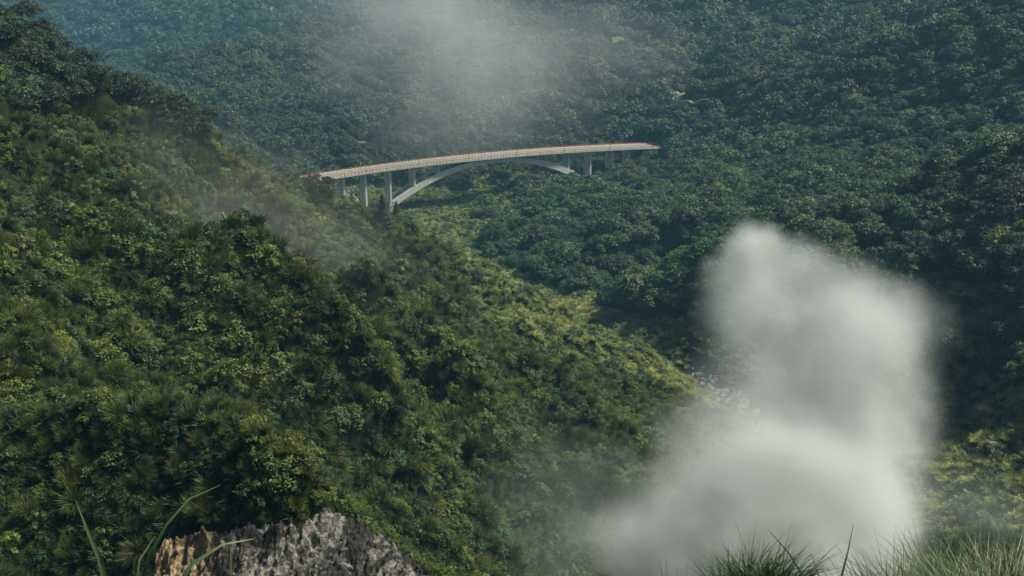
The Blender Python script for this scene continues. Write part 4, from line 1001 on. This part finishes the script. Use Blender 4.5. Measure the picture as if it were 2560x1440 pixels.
# ------------------------------------------------------------------ steam, mist and air
def vol_mat(name, color, dens, aniso=0.0):
    m = bpy.data.materials.new(name); m.use_nodes = True; nt = m.node_tree; nt.nodes.remove(nt.nodes['Principled BSDF'])
    v = nt.nodes.new('ShaderNodeVolumePrincipled'); v.inputs['Color'].default_value = (*color, 1); v.inputs['Density'].default_value = dens
    v.inputs['Anisotropy'].default_value = aniso; nt.links.new(v.outputs[0], nt.nodes['Material Output'].inputs['Volume']); return m, v
def cloud(name, label, blobs, res, color, dens, nscale, namp, warp, sharp=1.0, seed=0.0, aniso=0.0, lacun=0.55):
    """blobs: (centre, radii, strength); a volume grid whose density is the soft union of them, broken up by noise"""
    C = np.array([b[0] for b in blobs]); R = np.array([np.broadcast_to(b[1], 3) for b in blobs])
    lo = (C-R*1.15).min(0)-warp; hi = (C+R*1.15).max(0)+warp
    me = bpy.data.meshes.new(name); o = bpy.data.objects.new(name, me); COL.objects.link(o); tag(o, label, kind='stuff')
    me.from_pydata([(0, 0, 0)], [], [])
    m, v = vol_mat(name, color, dens, aniso); me.materials.append(m)
    g = bpy.data.node_groups.new(name, 'GeometryNodeTree'); g.interface.new_socket('Geometry', in_out='INPUT', socket_type='NodeSocketGeometry'); g.interface.new_socket('Geometry', in_out='OUTPUT', socket_type='NodeSocketGeometry')
    nd, l = g.nodes, g.links; go = nd.new('NodeGroupOutput'); vc = nd.new('GeometryNodeVolumeCube')
    vc.inputs['Min'].default_value = lo; vc.inputs['Max'].default_value = hi
    for k, ax in enumerate('XYZ'): vc.inputs['Resolution '+ax].default_value = max(8, int((hi-lo)[k]/res))
    pos = nd.new('GeometryNodeInputPosition').outputs[0]
    def M_(op, a, b=None, c=None):
        n = nd.new('ShaderNodeMath'); n.operation = op
        for i, q in enumerate((a, b, c)):
            if q is None: continue
            if hasattr(q, 'is_output'): l.new(q, n.inputs[i])
            else: n.inputs[i].default_value = q
        return n.outputs[0]
    def V_(op, a, b=None, out=0, sc=None):
        n = nd.new('ShaderNodeVectorMath'); n.operation = op
        for i, q in enumerate((a, b)):
            if q is None: continue
            if hasattr(q, 'is_output'): l.new(q, n.inputs[i])
            else: n.inputs[i].default_value = tuple(q)
        if sc is not None: n.inputs['Scale'].default_value = sc
        return n.outputs[out]
    def noise(scale, det, off, outc=False, rough=.55):
        n = nd.new('ShaderNodeTexNoise'); n.inputs['Scale'].default_value = scale; n.inputs['Detail'].default_value = det; n.inputs['Roughness'].default_value = rough
        l.new(V_('ADD', pos, (off+seed, off*2-seed, off)), n.inputs['Vector']); return n.outputs[1 if outc else 0]
    wv = V_('SCALE', V_('SUBTRACT', noise(nscale, 4, 7.0, True), (.5, .5, .5)), sc=warp*2.6)
    wp = V_('ADD', pos, wv)
    tot = None
    for (c, r_, s_) in blobs:
        d = V_('LENGTH', V_('DIVIDE', V_('SUBTRACT', wp, c), np.broadcast_to(r_, 3)), out=1)
        f = M_('MAXIMUM', M_('SUBTRACT', 1.0, d), 0.0); f = M_('MULTIPLY', M_('POWER', f, sharp), s_)
        tot = f if tot is None else M_('ADD', tot, f)
    tot = M_('MINIMUM', tot, 1.6)
    nz = M_('SUBTRACT', noise(nscale*1.6, 6, 31.0, rough=.6), lacun)
    den = M_('MAXIMUM', M_('MULTIPLY', tot, M_('MAXIMUM', M_('MULTIPLY_ADD', nz, namp, 0.75), 0.0)), 0.0)
    l.new(den, vc.inputs['Density']); sm = nd.new('GeometryNodeSetMaterial'); sm.inputs['Material'].default_value = m
    l.new(vc.outputs[0], sm.inputs[0]); l.new(sm.outputs[0], go.inputs[0]); o.modifiers.new('cloud', 'NODES').node_group = g
    return o
def B(u_, v_, D, ru, rv=None, rd=None, s=1.0):
    """cloud centre at pixel u, v and distance D; radii given in pixels of the photograph"""
    k = D/.9/FPX; rv = rv or ru; return (at(u_, v_, D), (ru*k, (rd or ru)*k, rv*k*1.05), s)
cloud('steam_plume', 'thick white volcanic steam billowing up from the valley floor at the right', [
 B(1850,1420,205,420,260,300,2.2), B(2000,1300,208,330,260,280,2.4), B(1740,1290,210,250,210,200,1.5), B(1880,1180,214,300,210,230,1.6),
 B(2100,1330,210,230,230,200,1.1), B(2070,1130,222,250,300,230,1.0), B(2130,960,232,210,250,200,.95), B(2130,830,238,240,180,190,.9), B(2180,790,240,150,140,150,.9),
 B(1960,800,240,220,190,190,.8), B(1850,760,241,130,140,130,.7), B(1870,680,242,120,130,110,.9), B(1880,610,243,75,80,80,1.0), B(2010,700,242,110,80,100,.6), B(1900,940,233,190,210,180,.5), B(1990,1010,230,250,220,200,.7), B(2120,1120,226,230,200,200,.8), B(2180,1280,214,200,240,190,.8), B(1865,630,243,70,110,80,.9),
 B(2250,1080,230,120,240,150,.40), B(1600,1400,205,260,170,180,.9), B(1900,1350,207,300,220,260,.8)],
 0.95, (.90, .96, .99), STEAM_D, .048, 2.0, 8.0, 1.25, lacun=.48)
cloud('thin_mist', 'thin drifting mist at the left foot of the steam', [
 B(1420,1330,195,330,200,260,1.0), B(1250,1430,185,260,130,200,.8), B(1560,1210,215,180,120,150,.7), B(2420,1250,210,260,130,200,.8), B(2560,1280,205,200,120,150,.9), B(1350,1150,220,200,110,160,.35)],
 2.0, (.84, .98, .95), .012, .03, 2.2, 10.0, 1.0, 3.0)
cloud('hillside_mist', 'faint mist drifting over the upper left grass slope', [
 B(560,450,255,260,150,160,.6), B(680,560,262,300,160,170,.75), B(860,650,275,260,130,160,.4), B(420,330,260,160,110,120,.4)],
 3.0, (.93, .96, .96), .009, .022, 2.2, 14.0, 1.0, 5.0)
cloud('valley_mist', 'pale mist hanging over the middle of the far valley', [ B(1000,230,850,200,330,240,.35), B(1250,150,900,520,150,300,.3),
 B(1080,170,860,270,240,250,.6), B(1160,80,900,340,190,280,.6), B(950,20,950,220,130,240,.7), B(1120,300,800,200,150,180,.5), B(1450,60,950,380,130,260,.35), B(1300,200,900,300,200,260,.35)],
 9.0, (.86, .93, .97), .0052, .007, 2.2, 70.0, 1.0, 9.0)
ztop = float(max(GH.max(), 0))+60
zb = float(GH.min()) - 2.0
hz = Part().hexa([(-5600, -5600, zb), (5600, -5600, zb), (5600, 5600, zb), (-5600, 5600, zb), (-5600, -5600, ztop), (5600, -5600, ztop), (5600, 5600, ztop), (-5600, 5600, ztop)])
hm, hv = vol_mat('air', HAZE_C, HAZE_D); haze = hz.build('haze', hm); tag(haze, 'pale blue haze filling the valley air', kind='stuff')
